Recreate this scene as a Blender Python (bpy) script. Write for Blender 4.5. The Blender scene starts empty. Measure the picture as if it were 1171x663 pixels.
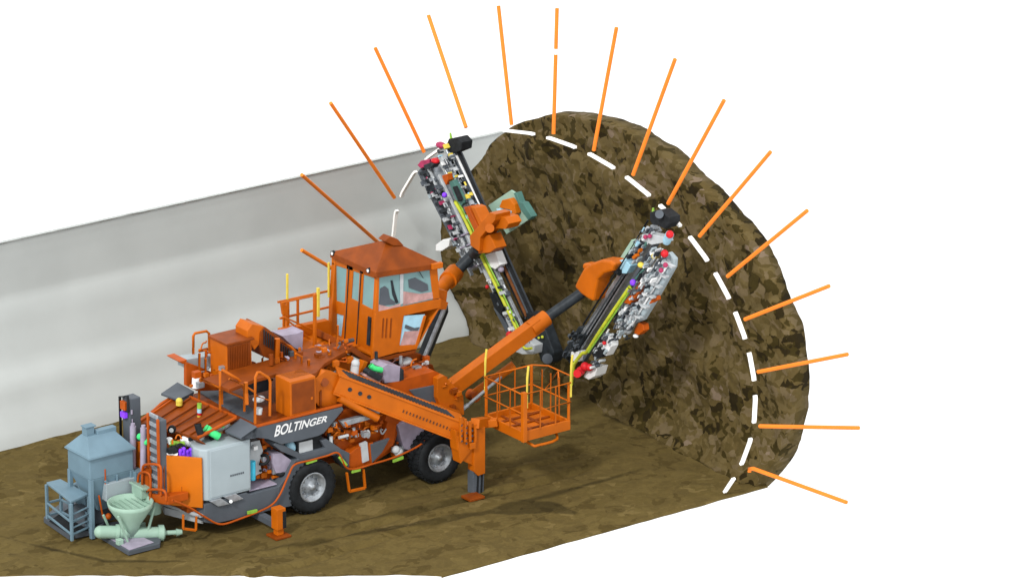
import bpy, bmesh, math, random
from mathutils import Vector, Matrix, noise
random.seed(7)
R = math.radians
scene = bpy.context.scene
C = scene.collection

# ------------------------------------------------------------------ camera
EL, PH, FPX, PPM = R(19.0), R(36.6), 6000.0, 55.0
r_ = Vector((math.cos(PH), -math.sin(PH), 0))
f_ = Vector((math.sin(PH)*math.cos(EL), math.cos(PH)*math.cos(EL), -math.sin(EL)))
u_ = r_.cross(f_)
CAM = Vector((0, -1.25, 0)) - (FPX/PPM)*(f_ + r_*((358-585.5)/FPX) + u_*((331.5-585)/FPX))
cd = bpy.data.cameras.new('camera'); cam = bpy.data.objects.new('camera', cd); C.objects.link(cam)
cam.matrix_world = Matrix(((r_.x, u_.x, -f_.x, CAM.x), (r_.y, u_.y, -f_.y, CAM.y), (r_.z, u_.z, -f_.z, CAM.z), (0, 0, 0, 1)))
cd.sensor_width = 36; cd.lens = FPX*36/1171; cd.clip_start = 1; cd.clip_end = 600
scene.camera = cam

def at(x, y, X=None, Y=None, Z=None):
    "measured picture point -> point of the place, on one known plane"
    d = f_ + r_*((x-585.5)/FPX) + u_*((331.5-y)/FPX)
    if X is not None: t = (X-CAM.x)/d.x
    elif Y is not None: t = (Y-CAM.y)/d.y
    else: t = (Z-CAM.z)/d.z
    return CAM + d*t

# ------------------------------------------------------------------ materials
def lin(c): return tuple(((v/255)/12.92 if v/255 <= .04045 else ((v/255+.055)/1.055)**2.4) for v in c)
MATS = {}
def mat(name, col, rough=.5, metal=0., var=.10, scale=3., glass=False, alpha=None, bump=0.):
    m = bpy.data.materials.new(name); m.use_nodes = True; nt = m.node_tree; n = nt.nodes; l = nt.links
    b = n['Principled BSDF']; b.inputs['Roughness'].default_value = rough; b.inputs['Metallic'].default_value = metal; b.inputs['Specular IOR Level'].default_value = .22
    tc = n.new('ShaderNodeTexCoord'); nz = n.new('ShaderNodeTexNoise'); nz.inputs['Scale'].default_value = scale; nz.inputs['Detail'].default_value = 5
    l.new(tc.outputs['Object'], nz.inputs['Vector'])
    cr = n.new('ShaderNodeValToRGB'); cr.color_ramp.elements[0].position = .35; cr.color_ramp.elements[1].position = .65
    cr.color_ramp.elements[0].color = (*[v*(1-var) for v in col], 1); cr.color_ramp.elements[1].color = (*[min(1, v*(1+var)) for v in col], 1)
    l.new(nz.outputs['Fac'], cr.inputs['Fac']); l.new(cr.outputs['Color'], b.inputs['Base Color'])
    if alpha: b.inputs['Alpha'].default_value = alpha
    if bump:
        bp = n.new('ShaderNodeBump'); bp.inputs['Strength'].default_value = bump; bp.inputs['Distance'].default_value = .02
        l.new(nz.outputs['Fac'], bp.inputs['Height']); l.new(bp.outputs['Normal'], b.inputs['Normal'])
    MATS[name] = m; return m
ORANGE = mat('orange_paint', (.44, .100, .001), .5, 0, .10, 2.2)
RUST = mat('dark_orange_paint', (.19, .038, .001), .55, 0, .18, 3)
BRIGHT = mat('bright_orange_paint', (.48, .122, .001), .5, 0, .06, 2)
REDOR = mat('red_orange_paint', (.36, .064, .002), .5, 0, .12, 4)
SLATE = mat('slate_grey_paint', (.075, .088, .105), .55, 0, .10, 2)
DARK = mat('dark_steel', (.022, .028, .034), .5, .2, .3, 6)
BLACK = mat('black_rubber', (.010, .012, .014), .75, 0, .3, 8)
SILV = mat('silver_grey_paint', (.31, .37, .40), .5, .0, .05, 1.5)
PALE = mat('pale_grey_paint', (.42, .45, .47), .5, 0, .10, 4)
WHITE = mat('white_paint', (.72, .74, .75), .5, 0, .04, 3)
LILAC = mat('lilac_grey_paint', (.30, .27, .35), .5, 0, .12, 5)
STEEL = mat('bare_steel', (.33, .36, .39), .38, .5, .2, 9)
BLUEG = mat('blue_grey_paint', (.135, .215, .27), .55, 0, .08, 2)
MINT = mat('pale_mint_paint', (.28, .42, .34), .5, 0, .07, 3)
TEALG = mat('dull_teal_paint', (.06, .15, .13), .5, 0, .1, 3)
YELG = mat('yellow_green_hose', (.42, .46, .03), .5, 0, .15, 6)
YEL = mat('yellow_paint', (.62, .50, .07), .5, 0, .08, 4)
RED = mat('red_paint', (.50, .012, .018), .45, 0, .15, 5)
CRIM = mat('crimson_paint', (.32, .03, .09), .5, 0, .2, 5)
PURP = mat('violet_paint', (.22, .05, .80), .5, 0, .1, 5)
GRN = mat('bright_green_paint', (.05, .60, .18), .5, 0, .15, 6)
LIME = mat('lime_green_paint', (.22, .42, .05), .5, 0, .2, 6)
CYAN = mat('cyan_paint', (.05, .42, .60), .5, 0, .1, 5)
LBLUE = mat('light_blue_paint', (.32, .55, .68), .5, 0, .1, 5)
BOLT = mat('orange_bolt_coating', (.82, .21, .02), .6, 0, .05, 2)
DASH = mat('white_line_paint', (.95, .945, .92), .7, 0, .02, 2)
GLASS = mat('cab_glass', (.17, .30, .31), .12, 0, .08, 1.2)
PINKG = mat('pink_grey_interior', (.42, .25, .24), .5, 0, .25, 5)
TAN = mat('brown_steel', (.17, .06, .018), .6, 0, .2, 5)

def patch_mat(name, cols, scale, stretch=(1, 1, 1), rough=.95, small=.45, bump=.5, warp=.6):
    "rock or soil of many small uneven patches, each of its own brown"
    m = bpy.data.materials.new(name); m.use_nodes = True; nt = m.node_tree; n = nt.nodes; l = nt.links
    b = n['Principled BSDF']; b.inputs['Roughness'].default_value = rough
    b.inputs['Specular IOR Level'].default_value = .15
    tc = n.new('ShaderNodeTexCoord'); mp = n.new('ShaderNodeMapping'); mp.inputs['Scale'].default_value = stretch
    l.new(tc.outputs['Object'], mp.inputs['Vector'])
    w = n.new('ShaderNodeTexNoise'); w.inputs['Scale'].default_value = scale*.9; w.inputs['Detail'].default_value = 4
    l.new(mp.outputs[0], w.inputs['Vector'])
    sc = n.new('ShaderNodeVectorMath'); sc.operation = 'SUBTRACT'; sc.inputs[1].default_value = (.5, .5, .5); l.new(w.outputs['Color'], sc.inputs[0])
    ml = n.new('ShaderNodeVectorMath'); ml.operation = 'SCALE'; ml.inputs['Scale'].default_value = warp*2; l.new(sc.outputs[0], ml.inputs[0])
    ad = n.new('ShaderNodeVectorMath'); ad.operation = 'ADD'; l.new(mp.outputs[0], ad.inputs[0]); l.new(ml.outputs[0], ad.inputs[1])
    outs = []
    for s in (scale, scale*2.6):
        v = n.new('ShaderNodeTexVoronoi'); v.inputs['Scale'].default_value = s; l.new(ad.outputs[0], v.inputs['Vector'])
        sp = n.new('ShaderNodeSeparateColor'); l.new(v.outputs['Color'], sp.inputs[0]); outs.append(sp.outputs[0])
    mx = n.new('ShaderNodeMix'); mx.data_type = 'FLOAT'; mx.inputs[0].default_value = small
    l.new(outs[0], mx.inputs[2]); l.new(outs[1], mx.inputs[3])
    cr = n.new('ShaderNodeValToRGB'); cr.color_ramp.interpolation = 'CONSTANT'
    e = cr.color_ramp.elements
    pos = [0] + [ (i+.35)/len(cols) for i in range(1, len(cols))]
    e[0].color = (*cols[0], 1); e[1].position = pos[1]; e[1].color = (*cols[1], 1)
    for p, c in zip(pos[2:], cols[2:]): q = e.new(p); q.color = (*c, 1)
    l.new(mx.outputs[0], cr.inputs['Fac'])
    f2 = n.new('ShaderNodeTexNoise'); f2.inputs['Scale'].default_value = 14; f2.inputs['Detail'].default_value = 6; l.new(tc.outputs['Object'], f2.inputs['Vector'])
    m2 = n.new('ShaderNodeMix'); m2.data_type = 'RGBA'; m2.blend_type = 'MULTIPLY'; m2.inputs[0].default_value = .35
    cr2 = n.new('ShaderNodeValToRGB'); cr2.color_ramp.elements[0].position = .3; cr2.color_ramp.elements[0].color = (.55, .55, .55, 1); cr2.color_ramp.elements[1].position = .7
    l.new(f2.outputs['Fac'], cr2.inputs['Fac']); l.new(cr.outputs['Color'], m2.inputs[6]); l.new(cr2.outputs['Color'], m2.inputs[7]); l.new(m2.outputs[2], b.inputs['Base Color'])
    bp = n.new('ShaderNodeBump'); bp.inputs['Strength'].default_value = bump; bp.inputs['Distance'].default_value = .05
    l.new(mx.outputs[0], bp.inputs['Height']); l.new(bp.outputs['Normal'], b.inputs['Normal'])
    return m
ROCK = patch_mat('excavated_rock', [(.018, .012, .002), (.034, .024, .004), (.086, .061, .020), (.104, .076, .029), (.070, .050, .015), (.118, .087, .043), (.086, .062, .021), (.165, .122, .082)], 2.5, (.8, .9, 1.25), small=.30, bump=.12, warp=.2)
SOIL = patch_mat('packed_brown_soil', [(.072, .050, .013), (.094, .067, .020), (.104, .074, .022), (.114, .082, .025), (.098, .070, .020), (.142, .103, .035)], 2.0, (.85, 1.0, 1), small=.45, bump=.15, warp=.5)
def add_rut_shade(m):  # darkens the soil colour along the ruts and in the painted basket shadow
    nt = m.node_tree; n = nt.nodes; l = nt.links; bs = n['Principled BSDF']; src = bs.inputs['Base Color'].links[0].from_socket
    a = n.new('ShaderNodeAttribute'); a.attribute_name = 'rut_shade'
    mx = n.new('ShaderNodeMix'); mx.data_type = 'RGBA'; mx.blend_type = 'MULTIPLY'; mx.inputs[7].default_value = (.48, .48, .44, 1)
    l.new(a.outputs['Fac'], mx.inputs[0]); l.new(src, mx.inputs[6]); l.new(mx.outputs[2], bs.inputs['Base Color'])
add_rut_shade(SOIL)
LINING = mat('sprayed_concrete', (.46, .49, .485), .9, 0, .035, .8, bump=.15)

# ------------------------------------------------------------------ object helpers
WLOC = {}
def thing(name, label, cat, loc, group=None):
    o = bpy.data.objects.new(name, None); C.objects.link(o); o.location = loc; WLOC[o] = Vector(loc); o.empty_display_size = .3
    o['label'] = label; o['category'] = cat
    if group: o['group'] = group
    return o
def frame_of(d, up=Vector((0, 0, 1))):
    d = d.normalized()
    if abs(d.dot(up)) > .98: up = Vector((0, 1, 0))
    s = d.cross(up).normalized(); t = s.cross(d).normalized()
    return s, t
class MB:
    def __init__(s): s.v = []; s.f = []; s.sm = []; s.bev = .010; s.cuts = []
    def piece(s): s.cuts.append(len(s.f))
    def add(s, vs, fs, smooth=False):
        k = len(s.v); s.v += [Vector(p) for p in vs]; s.f += [tuple(i+k for i in q) for q in fs]; s.sm += [smooth]*len(fs); return s
    def prism(s, pts, vec):
        s.piece()
        n = len(pts); vec = Vector(vec); a = [Vector(p) for p in pts]
        return s.add(a+[p+vec for p in a], [tuple(range(n)), tuple(range(2*n-1, n-1, -1))]+[(i, (i+1) % n, (i+1) % n+n, i+n) for i in range(n)])
    def hexa(s, a, b):
        s.piece()
        n = len(a)
        return s.add(list(a)+list(b), [tuple(range(n)), tuple(range(2*n-1, n-1, -1))]+[(i, (i+1) % n, (i+1) % n+n, i+n) for i in range(n)])
    def py(s, px, y0, y1): return s.prism([at(x, y, Y=y0) for x, y in px], (0, y1-y0, 0))
    def pX(s, px, x0, x1): return s.prism([at(x, y, X=x0) for x, y in px], (x1-x0, 0, 0))
    def pz(s, px, z0, z1): return s.prism([at(x, y, Z=z0) for x, y in px], (0, 0, z1-z0))
    def box(s, x0, x1, y0, y1, z0, z1): return s.prism([(x0, y0, z0), (x1, y0, z0), (x1, y1, z0), (x0, y1, z0)], (0, 0, z1-z0))
    def bar(s, a, b, w, h, up=Vector((0, 0, 1))):
        a = Vector(a); b = Vector(b); p, t = frame_of(b-a, up)
        return s.prism([a+p*w/2+t*h/2, a-p*w/2+t*h/2, a-p*w/2-t*h/2, a+p*w/2-t*h/2], b-a)
    def cyl(s, a, b, r, r2=None, n=18, cap=True):
        s.piece()
        a = Vector(a); b = Vector(b); r2 = r if r2 is None else r2; p, t = frame_of(b-a)
        ra = [a+(p*math.cos(2*math.pi*i/n)+t*math.sin(2*math.pi*i/n))*r for i in range(n)]
        rb = [b+(p*math.cos(2*math.pi*i/n)+t*math.sin(2*math.pi*i/n))*r2 for i in range(n)]
        s.add(ra+rb, [(i, (i+1) % n, (i+1) % n+n, i+n) for i in range(n)], True)
        if cap:
            if r > 1e-4: s.add(ra, [tuple(range(n-1, -1, -1))])
            if r2 > 1e-4: s.add(rb, [tuple(range(n))])
        return s
    def tube(s, pts, r, n=8, smooth=0):
        s.piece()
        pts = [Vector(p) for p in pts]
        if smooth:
            q = pts
            out = []
            for i in range(len(q)-1):
                p0 = q[max(i-1, 0)]; p1 = q[i]; p2 = q[i+1]; p3 = q[min(i+2, len(q)-1)]
                for k in range(smooth):
                    t = k/smooth
                    out.append(.5*((2*p1)+(p2-p0)*t+(2*p0-5*p1+4*p2-p3)*t*t+(3*p1-p0-3*p2+p3)*t**3))
            out.append(q[-1]); pts = out
        rings = []; ps = None
        for i, p in enumerate(pts):
            d = (pts[min(i+1, len(pts)-1)]-pts[max(i-1, 0)]).normalized()
            if ps is None: a, b = frame_of(d)
            else: a = (ps-d*ps.dot(d)).normalized(); b = d.cross(a)
            ps = a
            rings.append([p+(a*math.cos(2*math.pi*k/n)+b*math.sin(2*math.pi*k/n))*r for k in range(n)])
        vs = [v for q in rings for v in q]; m = len(rings)
        s.add(vs, [(j*n+k, j*n+(k+1) % n, (j+1)*n+(k+1) % n, (j+1)*n+k) for j in range(m-1) for k in range(n)], True)
        s.add(rings[0], [tuple(range(n-1, -1, -1))]); s.add(rings[-1], [tuple(range(n))]); return s
    def lathe(s, c, axis, prof, n=28):
        s.piece()
        c = Vector(c); axis = Vector(axis).normalized(); p, t = frame_of(axis); m = len(prof)
        vs = [c+axis*h+(p*math.cos(2*math.pi*k/n)+t*math.sin(2*math.pi*k/n))*r for h, r in prof for k in range(n)]
        return s.add(vs, [(j*n+k, j*n+(k+1) % n, (j+1)*n+(k+1) % n, (j+1)*n+k) for j in range(m-1) for k in range(n)], True)
    def ball(s, c, r, sc=(1, 1, 1), n=14):
        s.piece()
        c = Vector(c); vs = []; m = n//2
        for j in range(m+1):
            a = math.pi*j/m
            for k in range(n): b = 2*math.pi*k/n; vs.append(c+Vector((r*sc[0]*math.sin(a)*math.cos(b), r*sc[1]*math.sin(a)*math.sin(b), r*sc[2]*math.cos(a))))
        return s.add(vs, [(j*n+k, j*n+(k+1) % n, (j+1)*n+(k+1) % n, (j+1)*n+k) for j in range(m) for k in range(n)], True)
    def each(s, name, m, parent=None, **kw):
        "every piece an object of its own"
        cuts = s.cuts+[len(s.f)]; out = []
        for i in range(len(s.cuts)):
            q = MB(); q.bev = s.bev; idx = {}
            for k in range(cuts[i], cuts[i+1]):
                q.f.append(tuple(idx.setdefault(j, len(idx)) for j in s.f[k])); q.sm.append(s.sm[k])
            q.v = [s.v[j] for j in idx]
            out.append(q.build(name, m, parent, **kw))
        return out
    def build(s, name, m, parent=None, label=None, bevel=None, norm=True, **kw):
        me = bpy.data.meshes.new(name)
        lo = Vector([min(v[i] for v in s.v) for i in range(3)]); hi = Vector([max(v[i] for v in s.v) for i in range(3)])
        org = (lo+hi)/2
        me.from_pydata([v-org for v in s.v], [], s.f)
        me.polygons.foreach_set('use_smooth', s.sm)
        if norm:
            bm = bmesh.new(); bm.from_mesh(me); bmesh.ops.remove_doubles(bm, verts=bm.verts, dist=1e-6) if False else None
            bmesh.ops.recalc_face_normals(bm, faces=bm.faces); bm.to_mesh(me); bm.free()
        me.materials.append(m)
        o = bpy.data.objects.new(name, me); C.objects.link(o); WLOC[o] = org
        if parent is not None: o.parent = parent; o.location = org-WLOC[parent]
        else: o.location = org
        bw = s.bev if bevel is None else bevel
        if bw: b = o.modifiers.new('bevel', 'BEVEL'); b.width = bw; b.segments = 2; b.limit_method = 'ANGLE'; b.angle_limit = R(40)
        if label: o['label'] = label
        for k, v in kw.items(): o[k] = v
        return o

# ------------------------------------------------------------------ tunnel: profile measured along the ring of bolts
XR = 7.5
ring_px = [(444.6,270),(450,236),(455,220),(473,191),(485,178),(511,158),(526,153),(560,145),(576,144.5),(610,149),(626,153),(658,165),(673.8,171),(702.5,189),(717,198.6),(743.5,220.5),(755.4,232),(779.6,254.7),(789.7,268),(811,295),(819.6,309.7),(836,339.6),(842.8,355),(854.9,386.5),(859.5,402),(866,436),(866.8,452.6),(866.4,486.7),(862,504),(850.6,534.5),(841.6,550),(829.7,563.6)]
P = [Vector((p.y, p.z)) for p in (at(x, y, X=XR) for x, y in ring_px)]
P[-1].y = 0.
P = [Vector((5.72, 0)), Vector((6.25, .75)), Vector((6.52, 1.5))] + P
for _ in range(2):                                   # light smoothing, ends kept
    P = [P[0]]+[(P[i-1]+2*P[i]+P[i+1])/4 for i in range(1, len(P)-1)]+[P[-1]]
L_ = [0.]
for i in range(1, len(P)): L_.append(L_[-1]+(P[i]-P[i-1]).length)
def prof(s):
    s = max(0, min(L_[-1], s)); i = 1
    while i < len(L_)-1 and L_[i] < s: i += 1
    t = (s-L_[i-1])/(L_[i]-L_[i-1]); return P[i-1].lerp(P[i], t)
LT = L_[-1]
def face_x(y): return 8.92+.075*y
# floor
fl = [at(505, 657, Z=0), at(-260, 657, Z=0), at(-260, 583, Z=0)+Vector((0, .3, 0))]
x_end = 9.9
gy0, gy1 = -5.55, 6.2
c0 = at(505, 657, Z=0)
cut0 = at(-400, 657, Z=0); cdir = (cut0-c0)
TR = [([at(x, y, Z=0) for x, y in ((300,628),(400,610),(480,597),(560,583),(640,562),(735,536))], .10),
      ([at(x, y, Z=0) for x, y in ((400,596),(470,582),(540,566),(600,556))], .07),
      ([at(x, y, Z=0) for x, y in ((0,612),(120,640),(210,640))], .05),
      ([at(x, y, Z=0) for x, y in ((560,583),(585,580),(625,578),(655,585))], .30),  # the basket's shadow, painted into the soil colour
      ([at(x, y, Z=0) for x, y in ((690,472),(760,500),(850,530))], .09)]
def rut_shade_mask(x, y):
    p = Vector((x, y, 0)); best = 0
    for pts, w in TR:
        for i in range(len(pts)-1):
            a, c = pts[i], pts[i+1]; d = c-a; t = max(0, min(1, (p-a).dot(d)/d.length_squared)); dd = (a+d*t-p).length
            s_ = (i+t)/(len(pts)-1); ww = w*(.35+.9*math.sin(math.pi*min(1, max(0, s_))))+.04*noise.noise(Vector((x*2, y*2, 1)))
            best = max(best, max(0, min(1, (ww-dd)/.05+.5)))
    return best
def ground():
    nx, ny = 300, 190; vs = []; fs = []; dark = []
    for j in range(ny+1):
        y = c0.y+(gy1-c0.y)*j/ny
        xs = c0.x+cdir.x*((y-c0.y)/cdir.y); xs = max(xs, -22)
        xe = face_x(y)+(.9 if y > -4.2 else .1)
        ye = y
        for i in range(nx+1):
            x = xs+(xe-xs)*i/nx
            z = .035*noise.noise(Vector((x*.8, y*.9, 0)))+.02*noise.noise(Vector((x*2.6, y*2.6, 5)))
            for yr, w, a, x0, x1 in ((-2.55, .10, .09, -2.5, 6.6), (-3.35, .07, .07, -3.6, 2.5), (-1.75, .08, .05, 1.5, 7)):
                k = yr+.10*math.sin(x*.9)+.05*noise.noise(Vector((x*1.5, yr, 2)))
                fade = max(0, min(1, (x-x0)/1.0))*max(0, min(1, (x1-x)/1.0))
                z -= a*fade*math.exp(-((y-k)/w)**2); z += .35*a*fade*math.exp(-((y-k-.2)/(w*.9))**2)
            yy = y+(.035*noise.noise(Vector((x*1.7, 0, 3))) if j == 0 else 0)
            if j == 0: z = -.02
            vs.append((x, yy, z-.02)); dark.append(rut_shade_mask(x, yy))
    W = nx+1
    for j in range(ny):
        for i in range(nx): fs.append((j*W+i, j*W+i+1, (j+1)*W+i+1, (j+1)*W+i))
    mb = MB(); mb.add(vs, fs, True)
    n0 = len(vs); base = [(v[0], v[1], -.07) for v in vs[:W]]
    mb.add(vs[:W]+base, [(i, i+W, i+W+1, i+1) for i in range(nx)])
    o = mb.build('ground', SOIL, None, bevel=0, norm=False, kind='structure')
    at_ = o.data.attributes.new('rut_shade', 'FLOAT', 'POINT'); at_.data.foreach_set('value', dark+[0.]*(len(o.data.vertices)-len(dark)))
ground()

# rock face: a rough, slightly hollow surface closing the tunnel
def rock_face():
    cy, cz = 0.0, 1.9; nr, na = 70, 260; vs = []; fs = []
    def rim(t):
        s = LT*t; p = prof(s); return p
    bound = [rim(k/na) for k in range(na+1)]
    nb = 120; a, b = bound[-1], bound[0]
    bound += [Vector((a.x+(b.x-a.x)*k/nb, -.12)) for k in range(1, nb)]
    N = len(bound); front = []
    for j in range(nr+1):
        q = j/nr
        for k in range(N):
            p = bound[k]; y = cy+(p.x-cy)*q; z = cz+(p.y-cz)*q
            x = face_x(y)+.10*(1-q**2.2)
            x -= .62*max(0, min(1, (4.2-z)/1.2))*max(0, (y-4.6)/1.9)**1.5*(.35+.65*min(1, z/.8))
            if z < .9: x -= .35*(1-z/.9)**1.5*(1 if q < .97 else .6)
            v = Vector((y*.9, z*.9, 0))
            e = .55+.45*min(1, (1-q)*8)
            x += e*(.15*noise.noise(v)+.06*noise.noise(v*2.7)+.04*noise.noise(v*6.5)+.02*noise.noise(v*15))
            if q > .9 and k <= na:
                g = 1+.006*noise.noise(Vector((k*.11, 3, 1))); y *= g*(1-.015*max(0, min(1, (y-4.8)/.8))); z *= g
            front.append(Vector((x, y, z)))
    mb = MB()
    fs = [(j*N+k, j*N+(k+1) % N, (j+1)*N+(k+1) % N, (j+1)*N+k) for j in range(1, nr) for k in range(N)]
    c = len(front); front.append(sum(front[:N], Vector())/N)
    fs += [(c, N+(k+1) % N, N+k) for k in range(N)]
    rimv = front[nr*N:nr*N+N]; back = [Vector((v.x+.5, v.y, v.z)) for v in rimv]; cb = Vector((face_x(0)+1.0, cy, cz))
    k0 = len(front); front += back+[cb]
    fs += [(nr*N+k, nr*N+(k+1) % N, k0+(k+1) % N, k0+k) for k in range(N)]
    fs += [(k0+k, k0+(k+1) % N, k0+N) for k in range(N)]
    mb.add(front, fs, True)
    mb.build('rock_face', ROCK, None, bevel=0, kind='structure')
rock_face()

# grey lining of the far wall, cut open along the crown
S_CUT = None
best = 1e9
for k in range(400):
    s = LT*.5*k/400; p = prof(s)
    # the silhouette line of the cut (0,270)-(600,137)
    q = at(540, 151, X=XR)
    d = (Vector((q.y, q.z))-p).length
    if d < best: best = d; S_CUT = s
def wprof(s):
    "the lined side wall stands steeper than the arch of the face"
    p = prof(s); k = max(0, min(1, (p.y-1.2)/2.0)); dy = max(0, 6.9-p.x)*.96*k
    return Vector((p.x+dy, p.y-.43*dy))
def lining():
    nx, ns = 160, 46; vs = []; fs = []; x0 = -17.
    for side in (0, 1):
        for j in range(ns+1):
            s = S_CUT*j/ns; p = wprof(s); p2 = wprof(s+.02); pa = prof(s); tdir = (p2-p).normalized(); nrm = Vector((tdir.y, -tdir.x))
            if nrm.dot(p-Vector((0, 2))) < 0: nrm = -nrm
            for i in range(nx+1):
                t = i/nx; x = x0+(face_x(p.x)+.12-.36*max(0, min(1, (4.2-pa.y)/1.2))+.85*max(0, min(1, (6.6-pa.x)/1.2))+.95*max(0, min(1, (6.3-pa.x)/1.0))+.10*noise.noise(Vector((0, s*1.5, 7)))+.06*noise.noise(Vector((0, s*5, 3)))-x0)*t
                d = .003*noise.noise(Vector((x*.8, s*.8, 1)))+.05*side
                e = .022*noise.noise(Vector((x*2.2, 4, 1)))+.012*noise.noise(Vector((x*9, 4, 1))) if j == ns else 0
                vs.append((x, p.x+nrm.x*d-e*.6, p.y+nrm.y*d+e-(.15 if j == 0 else 0)))
    W = nx+1; K = W*(ns+1)
    for side in (0, 1):
        for j in range(ns):
            for i in range(nx): fs.append(tuple(side*K+q for q in (j*W+i, j*W+i+1, (j+1)*W+i+1, (j+1)*W+i)))
    fs += [(ns*W+i, ns*W+i+1, K+ns*W+i+1, K+ns*W+i) for i in range(nx)]
    fs += [(j*W+nx, (j+1)*W+nx, K+(j+1)*W+nx, K+j*W+nx) for j in range(ns)]
    mb = MB(); mb.add(vs, fs, True)
    o = mb.build('tunnel_wall', LINING, None, bevel=0)
    o['label'] = 'pale grey sprayed concrete wall of the tunnel, cut open along its top'; o['category'] = 'tunnel wall'
lining()

# dashed white line round the section
def near_s(px):
    q = at(*px, X=XR); q = Vector((q.y, q.z)); return min(((prof(LT*k/3000)-q).length, LT*k/3000) for k in range(3001))[1]
dl = thing('dashed_arch_line', 'white dashed line tracing the arched outline of the tunnel ahead of the rig', 'dashed line', (XR, -5.4, 0))
spans = [(.2, .75), (1.15, 1.7)]+[(near_s(ring_px[i]), near_s(ring_px[i+1])) for i in range(0, len(ring_px), 2)]
spans = [sp for sp in spans if sp[1]-sp[0] > .1]
for s0, s1 in spans:
    mb = MB(); ns = 8; A = []; B = []; w = .042
    for j in range(ns+1):
        s = s0+(s1-s0)*j/ns; p = prof(s); t = (prof(s+.03)-prof(s-.03)).normalized(); n_ = Vector((t.y, -t.x))
        if n_.dot(p-Vector((0, 2))) > 0: n_ = -n_
        p = p+n_*.03
        sh = (CAM-Vector((XR, p.x, p.y))).normalized()*(.28 if s0 < LT*.42 else 0)
        A.append([Vector(c_)+sh for c_ in [(XR-w, p.x, p.y), (XR+w, p.x, p.y), (XR+w, p.x+n_.x*.05, p.y+n_.y*.05), (XR-w, p.x+n_.x*.05, p.y+n_.y*.05)]])
    vs = [v for a in A for v in a]
    fs = [(4*j+k, 4*j+(k+1) % 4, 4*j+4+(k+1) % 4, 4*j+4+k) for j in range(ns) for k in range(4)]+[(0, 1, 2, 3), (4*ns+3, 4*ns+2, 4*ns+1, 4*ns)]
    mb.add(vs, fs); mb.build('dash', DASH, dl, bevel=0)

# rock bolts
bolts = [((440,343),(345,286),'lowest bolt on the left, a short stub showing beside the cab window'),
 ((432,277),(345,200),'bolt across the grey wall ending just above the cab roof peak'),
 ((451,226),(378,118),'bolt rising from the grey wall past its top edge, third from the left'),
 ((485,174),(429,55),'bolt leaning left above the head of the left drilling unit'),
 ((533,146),(490,18),'bolt leaning left where the top of the grey wall meets the rock'),
 ((585,143),(570,7),'nearly upright bolt at the crown, tilted slightly left and reaching highest'),
 ((633,153),(637,10),'upright bolt at the crown in two pieces with a white joint'),
 ((679,172),(705,32),'bolt right of the crown, tilted slightly right beside the jointed upright one'),
 ((724,200),(772,68),'bolt leaning right, second to the right of the jointed upright one'),
 ((764,233),(828,115),'bolt leaning right from the line just above the right drilling unit head'),
 ((800,270),(881,174),'bolt slanting up at about forty five degrees right of the right drilling unit'),
 ((832,316),(923,241),'bolt on the right slope, next below the forty five degree one'),
 ((852,365),(948,327),'bolt rising gently to the right, third above the level one'),
 ((867,425),(969,405),'bolt almost level but rising slightly, just above the level one'),
 ((869,487),(982,489),'level bolt pointing straight out to the right'),
 ((857,536),(968,574),'lowest bolt on the right, sloping down with a bent end')]
for i, (a, b, lb) in enumerate(bolts):
    if i < 5:
        # these lean back over the lined wall, clear of its surface
        pr = at(*a, X=XR-.05) if i else at(*a, Y=5.9)
        pr = pr+(CAM-pr).normalized()*(.35 if i < 3 else .1)
        te = at(b[0], b[1], Y=5.35)
    else:
        pr = at(*a, X=XR-.03); te = at(*b, X=XR-.03)
    pr = Vector(pr); te = Vector(te)
    mb = MB()
    if i == 6:
        m = pr.lerp(te, .66)
        ro = MB().cyl(pr, te, .042, n=14).build('rock_bolt', BOLT, None, bevel=0)
        d = (te-pr).normalized(); ch = MB().cyl(m-d*.06, m+d*.06, .05, n=14).build('bolt_joint', DASH, ro, bevel=0)
    elif i == 15:
        ro = MB().tube([pr+Vector((0, 0, -.06)), pr, pr.lerp(te, .04)+Vector((0, 0, .04)), te], .042, 12).build('rock_bolt', BOLT, None, bevel=0)
    else: ro = MB().cyl(pr, te, .042, n=14).build('rock_bolt', BOLT, None, bevel=0)
    ro['label'] = 'orange rock '+lb if len(('orange rock '+lb).split()) <= 16 else 'orange '+lb
    ro['category'] = 'rock bolt'; ro['group'] = 'rock bolts fanning out round the tunnel section'

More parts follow.
